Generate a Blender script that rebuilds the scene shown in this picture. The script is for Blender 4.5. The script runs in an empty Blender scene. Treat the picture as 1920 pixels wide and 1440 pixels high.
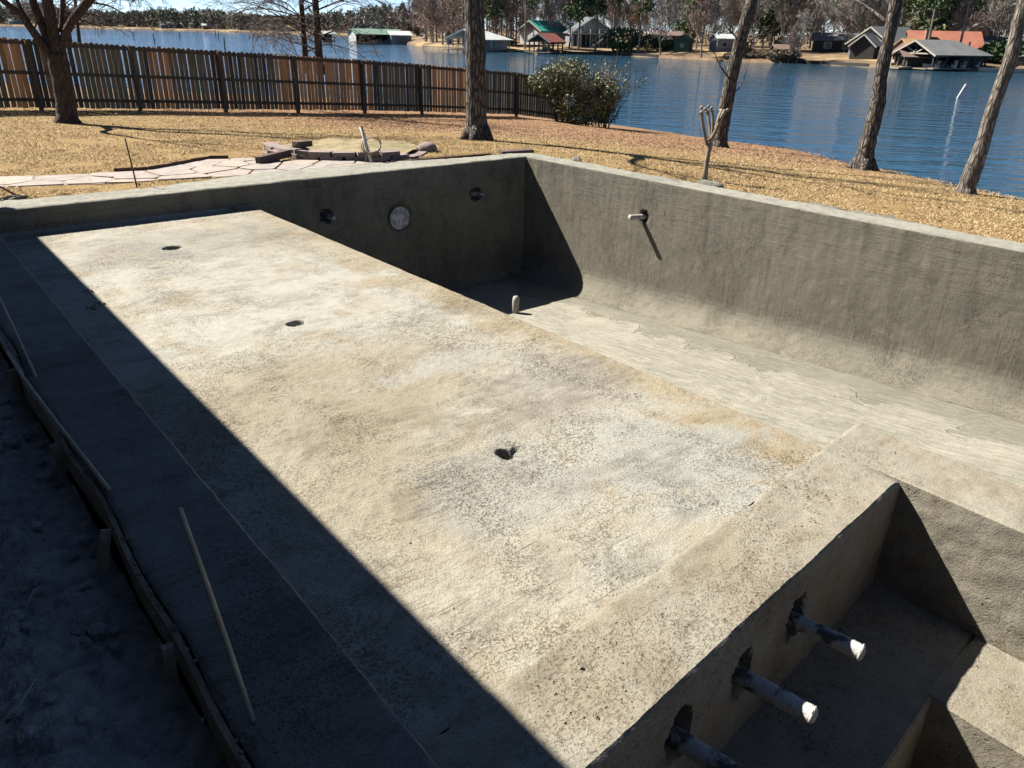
import bpy, math, random
import numpy as np
from mathutils import Vector

# ------------------------------------------------------------------ camera, sky, sun, exposure
SC = bpy.context.scene
COL = SC.collection
F, CX, CY = 1440.0, 960.0, 720.0          # focal length and centre, in pixels of the 1920 x 1440 photograph
HS, HY = 0.022, 57.0                       # horizon slope and height
EYE = np.array([0.0, 0.0, 2.1])


def _axes():
    ray = lambda x, y: np.array([x - CX, y - CY, F])
    hor = lambda x: HY + HS * (x - CX)
    n = np.cross(ray(0, hor(0)), ray(1920, hor(1920)))
    n /= np.linalg.norm(n)
    down = n if n[1] > 0 else -n
    yy = ray(-345, hor(-345))
    yy /= np.linalg.norm(yy)
    xx = np.cross(yy, -down)
    xx /= np.linalg.norm(xx)
    return np.stack([xx, yy, -down])


M = _axes()


def rayd(px, py):
    return M @ np.array([px - CX, py - CY, F])


def at(px, py, z):
    d = rayd(px, py)
    t = (z - EYE[2]) / d[2]
    p = d * t
    return np.array([p[0], p[1], z])


def P(px, py, dist):
    """the place seen at that spot of the photograph, dist metres away along the ground"""
    d = rayd(px, py)
    return EYE + d * (dist / math.hypot(d[0], d[1]))


cam = bpy.data.cameras.new('camera')
cam.sensor_fit = 'HORIZONTAL'
cam.sensor_width = 36.0
cam.lens = 36.0 * F / 1920.0
cam.clip_start, cam.clip_end = 0.05, 6000
camo = bpy.data.objects.new('camera', cam)
COL.objects.link(camo)
from mathutils import Matrix
R3 = Matrix(((M[0][0], -M[0][1], -M[0][2]), (M[1][0], -M[1][1], -M[1][2]), (M[2][0], -M[2][1], -M[2][2])))
camo.matrix_world = Matrix.Translation(Vector(EYE)) @ R3.to_4x4()
SC.camera = camo

TO_SUN = Vector((-0.40, 0.86, 1.0)).normalized()
SUN_EL = math.asin(TO_SUN.z)
SUN_ROT = math.atan2(TO_SUN.x, TO_SUN.y)
w = bpy.data.worlds.new('World')
SC.world = w
w.use_nodes = True
wn = w.node_tree
wn.nodes.clear()
sky = wn.nodes.new('ShaderNodeTexSky')
sky.sky_type = 'NISHITA'
sky.sun_disc = False
sky.sun_elevation = SUN_EL
sky.sun_rotation = SUN_ROT
sky.air_density = 0.42
sky.dust_density = 0.0
sky.ozone_density = 2.0
bg = wn.nodes.new('ShaderNodeBackground')
bg.inputs['Strength'].default_value = 0.05
wo = wn.nodes.new('ShaderNodeOutputWorld')
wn.links.new(sky.outputs[0], bg.inputs[0])
wn.links.new(bg.outputs[0], wo.inputs[0])
sl = bpy.data.lights.new('sun', 'SUN')
sl.energy = 5.0
sl.angle = math.radians(0.53)
sl.color = (1.0, 0.95, 0.86)
so = bpy.data.objects.new('sun', sl)
COL.objects.link(so)
so.rotation_euler = TO_SUN.to_track_quat('Z', 'Y').to_euler()
so.location = (-20, 50, 60)
vs = SC.view_settings
vs.view_transform = 'Standard'
vs.look = 'None'
vs.exposure = 1.68
vs.gamma = 1.0
vs.use_curve_mapping = False
SC.render.engine = 'CYCLES'
SC.cycles.max_bounces = 6
SC.cycles.diffuse_bounces = 3
SC.cycles.transparent_max_bounces = 4

RNG = np.random.default_rng(7)
rnd = random.Random(11)
ZW = -2.35                                 # lake level


# ------------------------------------------------------------------ helpers: noise, meshes, things
def vnoise(x, y, seed=0):
    xi = np.floor(x).astype(np.int64); yi = np.floor(y).astype(np.int64)
    fx = x - xi; fy = y - yi
    fx = fx * fx * (3 - 2 * fx); fy = fy * fy * (3 - 2 * fy)

    def h(a, b):
        n = (a * 374761393 + b * 668265263 + seed * 1442695041) & 0xFFFFFFFF
        n = ((n ^ (n >> 13)) * 1274126177) & 0xFFFFFFFF
        return ((n ^ (n >> 16)) & 0xFFFF) / 65535.0
    return (h(xi, yi) * (1 - fx) + h(xi + 1, yi) * fx) * (1 - fy) + (h(xi, yi + 1) * (1 - fx) + h(xi + 1, yi + 1) * fx) * fy


def fbm(x, y, scale=1.0, octv=4, seed=0, gain=0.5):
    a = 1.0; s = 0.0; t = 0.0
    for k in range(octv):
        s = s + a * (vnoise(x * scale + 17.3 * k, y * scale - 9.1 * k, seed + k) - 0.5)
        t += a; a *= gain; scale *= 2.03
    return 2 * s / t


def sstep(a, b, x):
    t = np.clip((x - a) / (b - a), 0, 1)
    return t * t * (3 - 2 * t)


def mk_mesh(name, v, f, smooth=False):
    me = bpy.data.meshes.new(name)
    v = np.asarray(v, dtype=np.float32)
    if isinstance(f, np.ndarray):
        nf, k = f.shape
        me.vertices.add(len(v)); me.vertices.foreach_set('co', v.ravel())
        me.loops.add(nf * k); me.loops.foreach_set('vertex_index', f.astype(np.int32).ravel())
        me.polygons.add(nf)
        me.polygons.foreach_set('loop_start', np.arange(0, nf * k, k, dtype=np.int32))
        me.update(calc_edges=True)
    else:
        me.from_pydata(v.tolist(), [], f)
    if smooth:
        me.polygons.foreach_set('use_smooth', np.ones(len(me.polygons), dtype=bool))
    me.update()
    return me


def origin_of(o):
    p = np.zeros(3)
    while o is not None:
        p = p + np.array(o.location); o = o.parent
    return p


def put(name, v, f, m, parent=None, smooth=False):
    """link a mesh given in world coordinates, as a part of parent or at top level"""
    v = np.asarray(v, dtype=float)
    if parent is not None:
        v = v - origin_of(parent)
        o = bpy.data.objects.new(name, mk_mesh(name, v, f, smooth))
        o.parent = parent
    else:
        c = np.array([v[:, 0].mean(), v[:, 1].mean(), v[:, 2].min()])
        o = bpy.data.objects.new(name, mk_mesh(name, v - c, f, smooth))
        o.location = c
    COL.objects.link(o)
    if m is not None:
        o.data.materials.append(m)
    return o


def tag(o, label=None, cat=None, group=None, kind=None):
    if label: o['label'] = label
    if cat: o['category'] = cat
    if group: o['group'] = group
    if kind: o['kind'] = kind
    return o


def thing(name, label, cat, loc, group=None):
    o = bpy.data.objects.new(name, None)
    o.empty_display_size = 0.2
    COL.objects.link(o)
    o.location = loc
    return tag(o, label, cat, group)


def copy_tree(o, loc=None, parent=None, rz=None, sc=None, label=None):
    c = o.copy()
    COL.objects.link(c)
    if parent is not None: c.parent = parent
    if loc is not None: c.location = loc
    if rz is not None: c.rotation_euler = (0, 0, rz)
    if sc is not None: c.scale = sc
    if label: c['label'] = label
    for ch in o.children:
        copy_tree(ch, parent=c)
    return c


class MB:
    def __init__(s):
        s.v = []; s.f = []

    def add(s, v, f):
        n = len(s.v)
        s.v.extend([tuple(p) for p in v]); s.f.extend([tuple(i + n for i in q) for q in f])
        return s

    def box(s, c, size, yaw=0.0, ax=None, j=0.0):
        hx, hy, hz = [q / 2 for q in size]
        if ax is None:
            ax = (np.array([math.cos(yaw), math.sin(yaw), 0]), np.array([-math.sin(yaw), math.cos(yaw), 0]), np.array([0, 0, 1.0]))
        c = np.array(c, float)
        v = []
        for sz in (-1, 1):
            for sx, sy in ((-1, -1), (1, -1), (1, 1), (-1, 1)):
                v.append(c + ax[0] * hx * sx + ax[1] * hy * sy + ax[2] * hz * sz + (RNG.normal(0, j, 3) if j else 0))
        return s.add(v, [(3, 2, 1, 0), (4, 5, 6, 7), (0, 1, 5, 4), (1, 2, 6, 5), (2, 3, 7, 6), (3, 0, 4, 7)])

    def beam(s, a, b, wd, ht, up=(0, 0, 1)):
        a = np.array(a, float); b = np.array(b, float); d = b - a; L = np.linalg.norm(d); d /= L
        u = np.array(up, float); sd = np.cross(u, d); sd /= np.linalg.norm(sd); u = np.cross(d, sd)
        return s.box((a + b) / 2, (L, wd, ht), ax=(d, sd, u))

    def prism(s, poly, z0, z1, top_in=0.0):
        n = len(poly); c = np.mean(np.array(poly), axis=0)
        z1a = z1 if isinstance(z1, (list, np.ndarray)) else [z1] * n
        v = [(p[0], p[1], z0) for p in poly] + [(p[0] + (c[0] - p[0]) * top_in, p[1] + (c[1] - p[1]) * top_in, z1a[i]) for i, p in enumerate(poly)]
        f = [tuple(range(n, 2 * n)), tuple(range(n - 1, -1, -1))] + [(i, (i + 1) % n, n + (i + 1) % n, n + i) for i in range(n)]
        return s.add(v, f)

    def tube(s, pts, rad, n=8, cap=True, rough=0.0):
        pts = [np.array(p, float) for p in pts]
        if not hasattr(rad, '__len__'): rad = [rad] * len(pts)
        v = []; f = []; N = len(pts)
        t0 = pts[1] - pts[0]
        a = np.array([0, 0, 1.0]) if abs(t0[2]) < 0.9 * np.linalg.norm(t0) else np.array([1.0, 0, 0])
        for i, p in enumerate(pts):
            t = pts[min(i + 1, N - 1)] - pts[max(i - 1, 0)]
            t = t / (np.linalg.norm(t) + 1e-9)
            a = a - t * np.dot(a, t); a /= np.linalg.norm(a) + 1e-9
            b = np.cross(t, a)
            for k in range(n):
                q = 2 * math.pi * k / n
                r = rad[i] * (1 + (rnd.uniform(-rough, rough) if rough else 0))
                v.append(p + r * (a * math.cos(q) + b * math.sin(q)))
        for i in range(N - 1):
            for k in range(n):
                f.append((i * n + k, i * n + (k + 1) % n, (i + 1) * n + (k + 1) % n, (i + 1) * n + k))
        if cap and n > 2:
            f.append(tuple(range(n - 1, -1, -1))); f.append(tuple(range((N - 1) * n, N * n)))
        return s.add(v, f)

    def ball(s, c, r, n=8, m=5, j=0.0):
        v = [(c[0], c[1], c[2] - r[2])]; f = []
        for i in range(1, m):
            a = math.pi * i / m
            for k in range(n):
                q = 2 * math.pi * k / n; g = 1 + rnd.uniform(-j, j)
                v.append((c[0] + r[0] * math.sin(a) * math.cos(q) * g, c[1] + r[1] * math.sin(a) * math.sin(q) * g, c[2] - r[2] * math.cos(a) * g))
        v.append((c[0], c[1], c[2] + r[2])); T = len(v) - 1
        for k in range(n):
            f.append((0, 1 + (k + 1) % n, 1 + k)); f.append((T, T - n + k, T - n + (k + 1) % n))
            for i in range(m - 2):
                f.append((1 + i * n + k, 1 + i * n + (k + 1) % n, 1 + (i + 1) * n + (k + 1) % n, 1 + (i + 1) * n + k))
        return s.add(v, f)

    def put(s, name, m, parent=None, smooth=False):
        return put(name, s.v, s.f, m, parent, smooth)


def grid_faces(nu, nv):
    i = np.arange(nu - 1)[:, None] * nv + np.arange(nv - 1)[None]
    i = i.ravel()
    return np.stack([i, i + nv, i + nv + 1, i + 1], 1)


# ------------------------------------------------------------------ helpers: materials
KALB = 0.70                                # every surface is this much darker, with the exposure opened to match


class NT:
    def __init__(s, name):
        s.m = bpy.data.materials.new(name); s.m.use_nodes = True
        s.t = s.m.node_tree; s.t.nodes.clear()
        s.out = s.t.nodes.new('ShaderNodeOutputMaterial')

    def n(s, typ, ins=None, **props):
        nd = s.t.nodes.new(typ)
        for k, v in props.items(): setattr(nd, k, v)
        for k, v in (ins or {}).items():
            if isinstance(v, bpy.types.NodeSocket): s.t.links.new(v, nd.inputs[k])
            else: nd.inputs[k].default_value = v
        return nd

    def vec(s, scale=(1, 1, 1), rot=(0, 0, 0)):
        tc = s.n('ShaderNodeTexCoord')
        return s.n('ShaderNodeMapping', {'Vector': tc.outputs['Object'], 'Scale': scale, 'Rotation': rot}).outputs[0]

    def noise(s, vec, sc, det=4, rg=0.55, dist=0.0):
        return s.n('ShaderNodeTexNoise', {'Vector': vec, 'Scale': sc, 'Detail': det, 'Roughness': rg, 'Distortion': dist}).outputs['Fac']

    def vor(s, vec, sc, feature='F1', out='Distance', rand=1.0):
        return s.n('ShaderNodeTexVoronoi', {'Vector': vec, 'Scale': sc, 'Randomness': rand}, feature=feature).outputs[out]

    def ramp(s, x, a, b, lo=0.0, hi=1.0):
        return s.n('ShaderNodeMapRange', {'Value': x, 'From Min': a, 'From Max': b, 'To Min': lo, 'To Max': hi}, interpolation_type='SMOOTHSTEP').outputs[0]

    def math(s, op, a, b=0.0, c=0.0):
        return s.n('ShaderNodeMath', {0: a, 1: b, 2: c}, operation=op).outputs[0]

    def mix(s, fac, a, b, blend='MIX'):
        c4 = lambda c: tuple(c) + (1,) if isinstance(c, tuple) and len(c) == 3 else c
        return s.n('ShaderNodeMix', {0: fac, 6: c4(a), 7: c4(b)}, data_type='RGBA', blend_type=blend).outputs[2]

    def fin(s, col, rough=0.85, height=None, spec=0.3, strength=1.0, extra=None):
        c4 = lambda c: tuple(c) + (1,) if isinstance(c, tuple) and len(c) == 3 else c
        if isinstance(col, tuple): col = tuple(q * KALB for q in col[:3])
        elif extra is None: col = s.mix(1.0, col, (KALB, KALB, KALB), 'MULTIPLY')
        ins = {'Base Color': c4(col), 'Roughness': rough, 'Specular IOR Level': spec}
        if extra: ins.update(extra)
        b = s.n('ShaderNodeBsdfPrincipled', ins)
        if height is not None:
            bp = s.n('ShaderNodeBump', {'Height': height, 'Distance': 1.0, 'Strength': strength})
            s.t.links.new(bp.outputs[0], b.inputs['Normal'])
        s.t.links.new(b.outputs[0], s.out.inputs[0])
        return s.m


def concrete(name, c1, c2, c3, pit=0.5, pit_scale=38, pit_shade=0.45, grain=0.0012, lump=0.004, stretch=(1, 1, 1), streak=0.0, streak_rot=0.0, patch=None, stain=0.0, stain_s=(0.7, 2.4, 1), crust_shade_amt=0.85, rim=None, streak_col=.42, blobs=(), scratch=0.0, score=0.0, scallop=None):
    t = NT(name)
    v = t.vec(); vs_ = t.vec(stretch)
    a = t.noise(v, 0.55, 6, 0.6, 0.6)
    b = t.noise(v, 1.9, 7, 0.64, 0.5)
    c = t.noise(v, 9.0, 5, 0.62)
    d = t.noise(v, 85.0, 3, 0.65)
    col = t.mix(t.ramp(a, 0.42, 0.58), c1, c2)
    col = t.mix(t.ramp(b, 0.48, 0.66), col, c3)
    if patch:
        for (axis_vec, lo, hi, pc, amt, wob_) in patch:
            mp = t.n('ShaderNodeSeparateXYZ', {0: v}).outputs[axis_vec]
            mp = t.math('ADD', mp, t.math('MULTIPLY', t.math('SUBTRACT', b, 0.5), wob_))
            col = t.mix(t.ramp(mp, lo, hi, 0.0, amt), col, pc)
    for (bx, by, ra, rb, bc, amt) in blobs:
        p_ = t.n('ShaderNodeMapping', {'Vector': v, 'Location': (-bx / ra, -by / rb, 0), 'Scale': (1 / ra, 1 / rb, 0)}).outputs[0]
        q_ = t.n('ShaderNodeVectorMath', {0: p_}, operation='LENGTH').outputs[1]
        q_ = t.math('ADD', q_, t.math('MULTIPLY', t.math('SUBTRACT', b, 0.5), 3.0))
        col = t.mix(t.ramp(q_, 1.15, 0.55, 0.0, amt), col, bc)
    if stain:
        sn = t.noise(t.vec(stain_s), 1.5, 9, 0.70, 0.8)
        sn2 = t.noise(t.vec((stain_s[0] * .5, stain_s[1] * 2.0, 1)), 6.0, 5, 0.7, 0.5)
        big_ = t.noise(v, 0.8, 3, 0.5)
        sg = t.math('ADD', sn, t.math('ADD', t.math('MULTIPLY', sn2, 0.35), t.math('MULTIPLY', big_, 0.35)))
        col = t.mix(t.ramp(sg, 0.84, 1.02, 0.0, stain), col, (0.44, 0.42, 0.385), 'MULTIPLY')
        col = t.mix(t.ramp(sg, 0.80, 0.62, 0.0, 0.35), col, (1.16, 1.17, 1.16), 'MULTIPLY')
    col = t.mix(t.ramp(c, 0.35, 0.7, 0.0, 0.35), col, (0.72, 0.70, 0.67), 'MULTIPLY')
    col = t.mix(t.ramp(d, 0.38, 0.64, 0.0, 0.42), col, (0.50, 0.48, 0.45), 'MULTIPLY')
    # pits and gouges, gathered in rough areas, their tiny shadows painted into the colour
    zone = t.noise(v, 1.15, 5, 0.62, 0.6)
    mask = t.ramp(t.math('ADD', zone, t.math('MULTIPLY', c, 0.25)), 0.54, 0.74, 0.14, 1.0)
    wv = t.n('ShaderNodeVectorMath', {0: vs_, 1: t.n('ShaderNodeVectorMath', {0: t.n('ShaderNodeTexNoise', {'Vector': v, 'Scale': 14.0, 'Detail': 3}).outputs['Color'], 3: 0.07}, operation='SCALE').outputs[0]}, operation='ADD').outputs[0]
    vd = t.vor(wv, pit_scale)
    pits = t.ramp(vd, 0.16, 0.38, 1.0, 0.0)
    sel = t.ramp(t.noise(vs_, pit_scale * 0.55, 3, 0.6), 0.50, 0.60)
    pits = t.math('MULTIPLY', t.math('MULTIPLY', pits, sel), mask)
    big = t.ramp(t.noise(wv, pit_scale * 0.30, 4, 0.65), 0.63, 0.72)
    big = t.math('MULTIPLY', big, mask)
    cr = t.noise(wv, 64.0, 2, 0.6, 0.25)
    crust_shade = t.math('MULTIPLY', t.ramp(cr, 0.55, 0.63), t.math('MULTIPLY', mask, crust_shade_amt))
    cr2 = t.math('MULTIPLY', t.ramp(t.noise(wv, 27.0, 3, 0.6, 0.4), 0.57, 0.66), t.math('MULTIPLY', t.ramp(zone, 0.50, 0.66), crust_shade_amt))
    crust_shade = t.math('MAXIMUM', crust_shade, cr2)
    if scratch:
        sc_ = t.noise(t.vec((3.2, 46, 3.2), (0, 0, 0.12)), 1.0, 3, 0.6, 0.3)
        crust_shade = t.math('MAXIMUM', crust_shade, t.math('MULTIPLY', t.ramp(sc_, 0.60, 0.68), t.ramp(t.noise(v, 0.9, 4, 0.6), 0.42, 0.60, 0.0, scratch)))
    allp = t.math('MULTIPLY', t.math('MAXIMUM', t.math('MAXIMUM', pits, big), crust_shade), pit)
    col = t.mix(allp, col, (pit_shade, pit_shade * 0.97, pit_shade * 0.93), 'MULTIPLY')
    h = t.math('MULTIPLY', d, grain)
    h = t.math('ADD', h, t.math('MULTIPLY', c, lump))
    h = t.math('SUBTRACT', h, t.math('MULTIPLY', allp, 0.006))
    if score:
        so_ = t.noise(t.vec((24, 24, 1.6)), 1.0, 4, 0.65, 0.4)
        so2 = t.noise(t.vec((1.5, 1.5, 18)), 1.0, 4, 0.65, 0.5)
        zl = t.ramp(t.n('ShaderNodeSeparateXYZ', {0: v}).outputs[2], 0.9, 1.9)
        sm = t.n('ShaderNodeMix', {0: zl, 2: so_, 3: so2}).outputs[0]
        h = t.math('ADD', h, t.math('MULTIPLY', sm, score))
        col = t.mix(t.ramp(sm, 0.56, 0.66, 0.0, 0.4), col, (0.55, 0.53, 0.50), 'MULTIPLY')
    if scallop:
        xyz = t.n('ShaderNodeSeparateXYZ', {0: v})
        wv_ = t.math('ABSOLUTE', t.math('SINE', t.math('ADD', t.math('MULTIPLY', xyz.outputs[1], 2.1), t.math('MULTIPLY', a, 9.0))))
        lim = t.math('ADD', scallop[0], t.math('MULTIPLY', wv_, scallop[1]))
        sl_ = t.math('SUBTRACT', t.math('ADD', xyz.outputs[0], t.math('MULTIPLY', t.math('SUBTRACT', b, .5), .16)), lim)
        col = t.mix(t.ramp(sl_, -0.03, 0.10, 0.0, 0.70), col, t.mix(c, (0.15, 0.14, 0.105), (0.215, 0.203, 0.155)))
        h = t.math('SUBTRACT', h, t.math('MULTIPLY', t.ramp(sl_, -.02, 0.03), 0.012))
    if streak:
        vr = t.vec((1, 1, 1), (0, 0, streak_rot))
        vr = t.n('ShaderNodeVectorMath', {0: vr, 1: t.n('ShaderNodeVectorMath', {0: t.n('ShaderNodeTexNoise', {'Vector': v, 'Scale': 0.7, 'Detail': 2}).outputs['Color'], 3: 0.5}, operation='SCALE').outputs[0]}, operation='ADD').outputs[0]
        vr = t.n('ShaderNodeVectorMath', {0: vr, 1: (30.0, 1.3, 30.0)}, operation='MULTIPLY').outputs[0]
        sk = t.noise(vr, 1.0, 3, 0.65)
        h = t.math('ADD', h, t.math('MULTIPLY', sk, streak))
        col = t.mix(t.ramp(sk, 0.42, 0.62, 0.0, streak_col), col, (0.66, 0.65, 0.60), 'MULTIPLY')
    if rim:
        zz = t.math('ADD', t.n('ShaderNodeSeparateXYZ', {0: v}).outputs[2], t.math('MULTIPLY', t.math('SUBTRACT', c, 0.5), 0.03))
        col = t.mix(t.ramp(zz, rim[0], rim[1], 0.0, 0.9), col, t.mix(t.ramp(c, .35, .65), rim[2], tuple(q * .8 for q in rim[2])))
    return t.fin(col, 0.92, h, 0.25)


def simple(name, c1, c2, sc=6.0, bump=0.003, bsc=30.0, rough=0.85, spec=0.3, stretch=(1, 1, 1), lo=0.35, hi=0.65):
    t = NT(name)
    v = t.vec(stretch)
    a = t.noise(v, sc, 5, 0.6, 0.3)
    b = t.noise(v, bsc, 4, 0.6)
    col = t.mix(t.ramp(a, lo, hi), c1, c2)
    col = t.mix(t.ramp(b, 0.3, 0.7, 0.0, 0.4), col, (0.6, 0.6, 0.6), 'MULTIPLY')
    return t.fin(col, rough, t.math('MULTIPLY', b, bump) if bump else None, spec)


def bark(name, c1, c2, sc=1.0, depth=0.02):
    t = NT(name)
    v = t.vec((sc, sc, 0.22 * sc))
    a = t.vor(v, 16, 'DISTANCE_TO_EDGE')
    n = t.noise(v, 22, 5, 0.65, 0.8)
    l = t.noise(t.vec(), 1.6, 4, 0.6)
    cr = t.ramp(a, 0.02, 0.22)
    col = t.mix(t.math('MULTIPLY', cr, t.ramp(n, 0.3, 0.7)), c1, c2)
    col = t.mix(t.ramp(l, 0.45, 0.7, 0.0, 0.5), col, (0.75, 0.75, 0.68), 'MULTIPLY')
    h = t.math('MULTIPLY', t.math('ADD', t.math('MULTIPLY', cr, 0.7), n), depth)
    return t.fin(col, 0.92, h, 0.15)


# concrete of the pool
C_SHELF = concrete('shelf_concrete', (0.40, 0.388, 0.335), (0.37, 0.343, 0.275), (0.345, 0.302, 0.225), pit=0.92, pit_shade=0.52, pit_scale=34, grain=0.006, lump=0.006, stain=0.46, scratch=.55, crust_shade_amt=1.0, stain_s=(1.0, 1.5, 1),
                   patch=[(0, -1.4, -0.65, (0.31, 0.245, 0.15), 0.7, 1.4)],
                   blobs=[(-2.7, -1.3, 1.5, .9, (0.26, 0.215, 0.145), .65), (-2.4, 1.2, 1.2, 1.8, (0.42, 0.41, 0.36), .6), (-3.2, -2.6, .6, .8, (0.28, 0.24, 0.17), .6), (-1.3, -2.2, .75, .5, (0.27, 0.245, 0.205), .55),
                          (-1.4, -3.5, .8, .55, (0.335, 0.33, 0.293), .85), (-1.8, -1.35, .5, .22, (0.37, 0.36, 0.32), .7), (-2.0, 3.6, 1.6, .8, (0.24, 0.225, 0.19), .5), (-2.6, -3.0, .5, .5, (0.33, 0.325, 0.295), .6)])
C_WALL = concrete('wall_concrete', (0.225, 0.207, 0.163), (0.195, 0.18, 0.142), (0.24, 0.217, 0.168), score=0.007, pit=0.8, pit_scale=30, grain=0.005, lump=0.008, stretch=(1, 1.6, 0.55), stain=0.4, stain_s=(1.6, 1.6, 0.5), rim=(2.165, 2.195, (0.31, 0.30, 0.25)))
C_FLOOR = concrete('floor_concrete', (0.375, 0.355, 0.295), (0.34, 0.322, 0.265), (0.39, 0.37, 0.312), pit=0.25, pit_scale=26, grain=0.002, lump=0.004, scallop=(3.42, .36), streak_col=.62, streak=0.03, streak_rot=math.radians(-8), stain=0.25, stain_s=(1.5, .6, 1))
C_SPA = concrete('spa_concrete', (0.315, 0.292, 0.235), (0.30, 0.268, 0.207), (0.28, 0.24, 0.178), crust_shade_amt=.6, pit=0.9, pit_scale=30, grain=0.004, lump=0.006, stain=0.35, stain_s=(1, 1.8, 1.5))
C_BEAM = concrete('ledge_concrete', (0.22, 0.21, 0.185), (0.205, 0.19, 0.165), (0.18, 0.165, 0.14), pit=0.8, pit_scale=40, grain=0.004, lump=0.007, stain=0.5)
M_PIPE = simple('pipe_plastic', (0.55, 0.55, 0.52), (0.32, 0.30, 0.27), 14, 0.002, 60, 0.6)
M_PIPEDARK = simple('pipe_grout', (0.56, 0.545, 0.51), (0.11, 0.108, 0.10), 7, 0.010, 45, 0.85, lo=.45, hi=.58)
M_LITEND = simple('pipe_end', (0.66, 0.63, 0.56), (0.40, 0.38, 0.33), 26, 0.002, 80, 0.8)  # paler tone carries the sunlight caught by the pipe tips
M_WOOD = simple('form_wood', (0.36, 0.29, 0.20), (0.24, 0.19, 0.14), 3, 0.002, 40, 0.85, stretch=(8, 1, 8))
M_STICK = simple('stick_wood', (0.46, 0.40, 0.31), (0.33, 0.28, 0.22), 5, 0.001, 40, 0.8)
M_RUST = simple('rusty_steel', (0.16, 0.09, 0.055), (0.09, 0.06, 0.045), 12, 0.001, 60, 0.8)
M_STRING = simple('string_fibre', (0.75, 0.70, 0.58), (0.65, 0.6, 0.5), 20, 0, 60)


# ------------------------------------------------------------------ the ground and the lake
FX = np.array([-60, -20, 3.3, 7, 9.8, 12.5, 15.4, 18.2, 23.7, 26.5, 32, 60])
FZ = np.array([-.15, -.15, -.2, -.38, -.57, -.74, -.92, -1.09, -1.5, -1.86, -2.2, -2.3])
SHORE = np.array([(13, -40), (15, -3), (16.3, 2.2), (18.02, 5.56), (20.03, 8.1), (22.14, 11.4), (25.5, 14.7), (28.0, 18.2), (29.3, 22.6), (29.6, 25.8), (29.6, 28.5),
                  (29.2, 33), (24, 37), (12, 39), (-5, 41), (-45, 44)], float)


def terrain(x, y):
    x = np.asarray(x, float); y = np.asarray(y, float)
    s = np.logaddexp(0, (x - 10.2) / 1.6) * 1.6
    B = -.04 - .095 * s
    A = np.interp(x, FX, FZ)
    ww = sstep(12.0, 25.0, y)
    z = B * (1 - ww) + A * ww
    z = z + 0.02 * fbm(x, y, 0.8, 3, 3)
    # the trench left behind the coping, by the stone ring
    tr = sstep(6.9, 7.4, x) * (1 - sstep(9.6, 9.9, x)) * (1 - sstep(12.35, 12.5, y)) * sstep(11.2, 11.3, y)
    return z - 0.30 * tr


def shore_dist(x, y):
    """distance inland from the lake edge (negative over the water)"""
    p = np.stack([x, y], -1)
    best = np.full(x.shape, 1e9)
    for a, b in zip(SHORE[:-1], SHORE[1:]):
        ab = b - a
        t = np.clip(((p - a) @ ab) / (ab @ ab), 0, 1)
        d = np.hypot(p[..., 0] - a[0] - t * ab[0], p[..., 1] - a[1] - t * ab[1])
        best = np.minimum(best, d)
    poly = np.vstack([SHORE, [(-60, 44), (-60, -40)]])
    inside = np.zeros(x.shape, bool)
    j = len(poly) - 1
    for i in range(len(poly)):
        xi, yi = poly[i]; xj, yj = poly[j]
        c = ((yi > y) != (yj > y)) & (x < (xj - xi) * (y - yi) / (yj - yi + 1e-12) + xi)
        inside ^= c
        j = i
    return np.where(inside, best, -best)


def xr(y):
    return 9.48 + .026 * (11.12 - np.asarray(y, float))


def far_out(x):
    return np.interp(x, [0, 1.2, 3, 4.6, 6.7, 8.2, 10], [11.7, 11.7, 11.66, 11.98, 11.95, 11.62, 11.55])


def ground_z(x, y):
    return terrain(x, y)


def lin(a, b, st):
    return np.linspace(a, b, max(2, int(round((b - a) / st)) + 1))


gx = np.unique(np.round(np.concatenate([lin(-60, -6, 3), lin(-6, 0.2, .3), lin(.2, .8, .05), lin(.8, 9.6, .3), lin(9.6, 10.6, .05), lin(10.6, 32, .22), lin(32, 44, 2)]), 3))
gy = np.unique(np.round(np.concatenate([lin(-40, -4, 3), lin(-4, 11.2, .3), lin(11.2, 12.7, .06), lin(12.7, 36, .25), lin(36, 46, .8)]), 3))
GX, GY = np.meshgrid(gx, gy, indexing='ij')
GZ = terrain(GX, GY)
sd = shore_dist(GX, GY)
GZ = np.where(sd < 0.5, GZ - 0.10 * (0.5 - np.clip(sd, 0, .5)) / .5, GZ)
GZ = np.where(sd < -0.05, ZW - 0.6, GZ)
pool_in = (GX > 0.56) & (GX < xr(GY) + .22) & (GY < far_out(GX) - .12) & (GY > -2.6)
GZ = np.where(pool_in, -3.2, GZ)
# dirt side by the house
dz = (GX < 0.56) & (GY < 10.5)
GZ = np.where(dz, -0.50 + 0.03 * fbm(GX, GY, 1.5, 3, 5), GZ)

t = NT('dormant_lawn')
v = t.vec()
sx = t.n('ShaderNodeSeparateXYZ', {0: v})
n1 = t.noise(v, 0.35, 5, 0.6, 0.5); n2 = t.noise(v, 2.2, 5, 0.65); n3 = t.noise(v, 26, 4, 0.7); n4 = t.noise(v, 75, 2, 0.6)
col = t.mix(t.ramp(n2, 0.35, 0.65), (0.46, 0.33, 0.155), (0.37, 0.255, 0.12))
col = t.mix(t.ramp(n1, 0.56, 0.72, 0, 0.6), col, (0.19, 0.165, 0.065))
col = t.mix(t.ramp(n3, 0.40, 0.62, 0, 0.85), col, (0.40, 0.34, 0.28), 'MULTIPLY')
col = t.mix(t.ramp(n4, 0.45, 0.62, 0, 0.6), col, (0.45, 0.40, 0.34), 'MULTIPLY')
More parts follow.
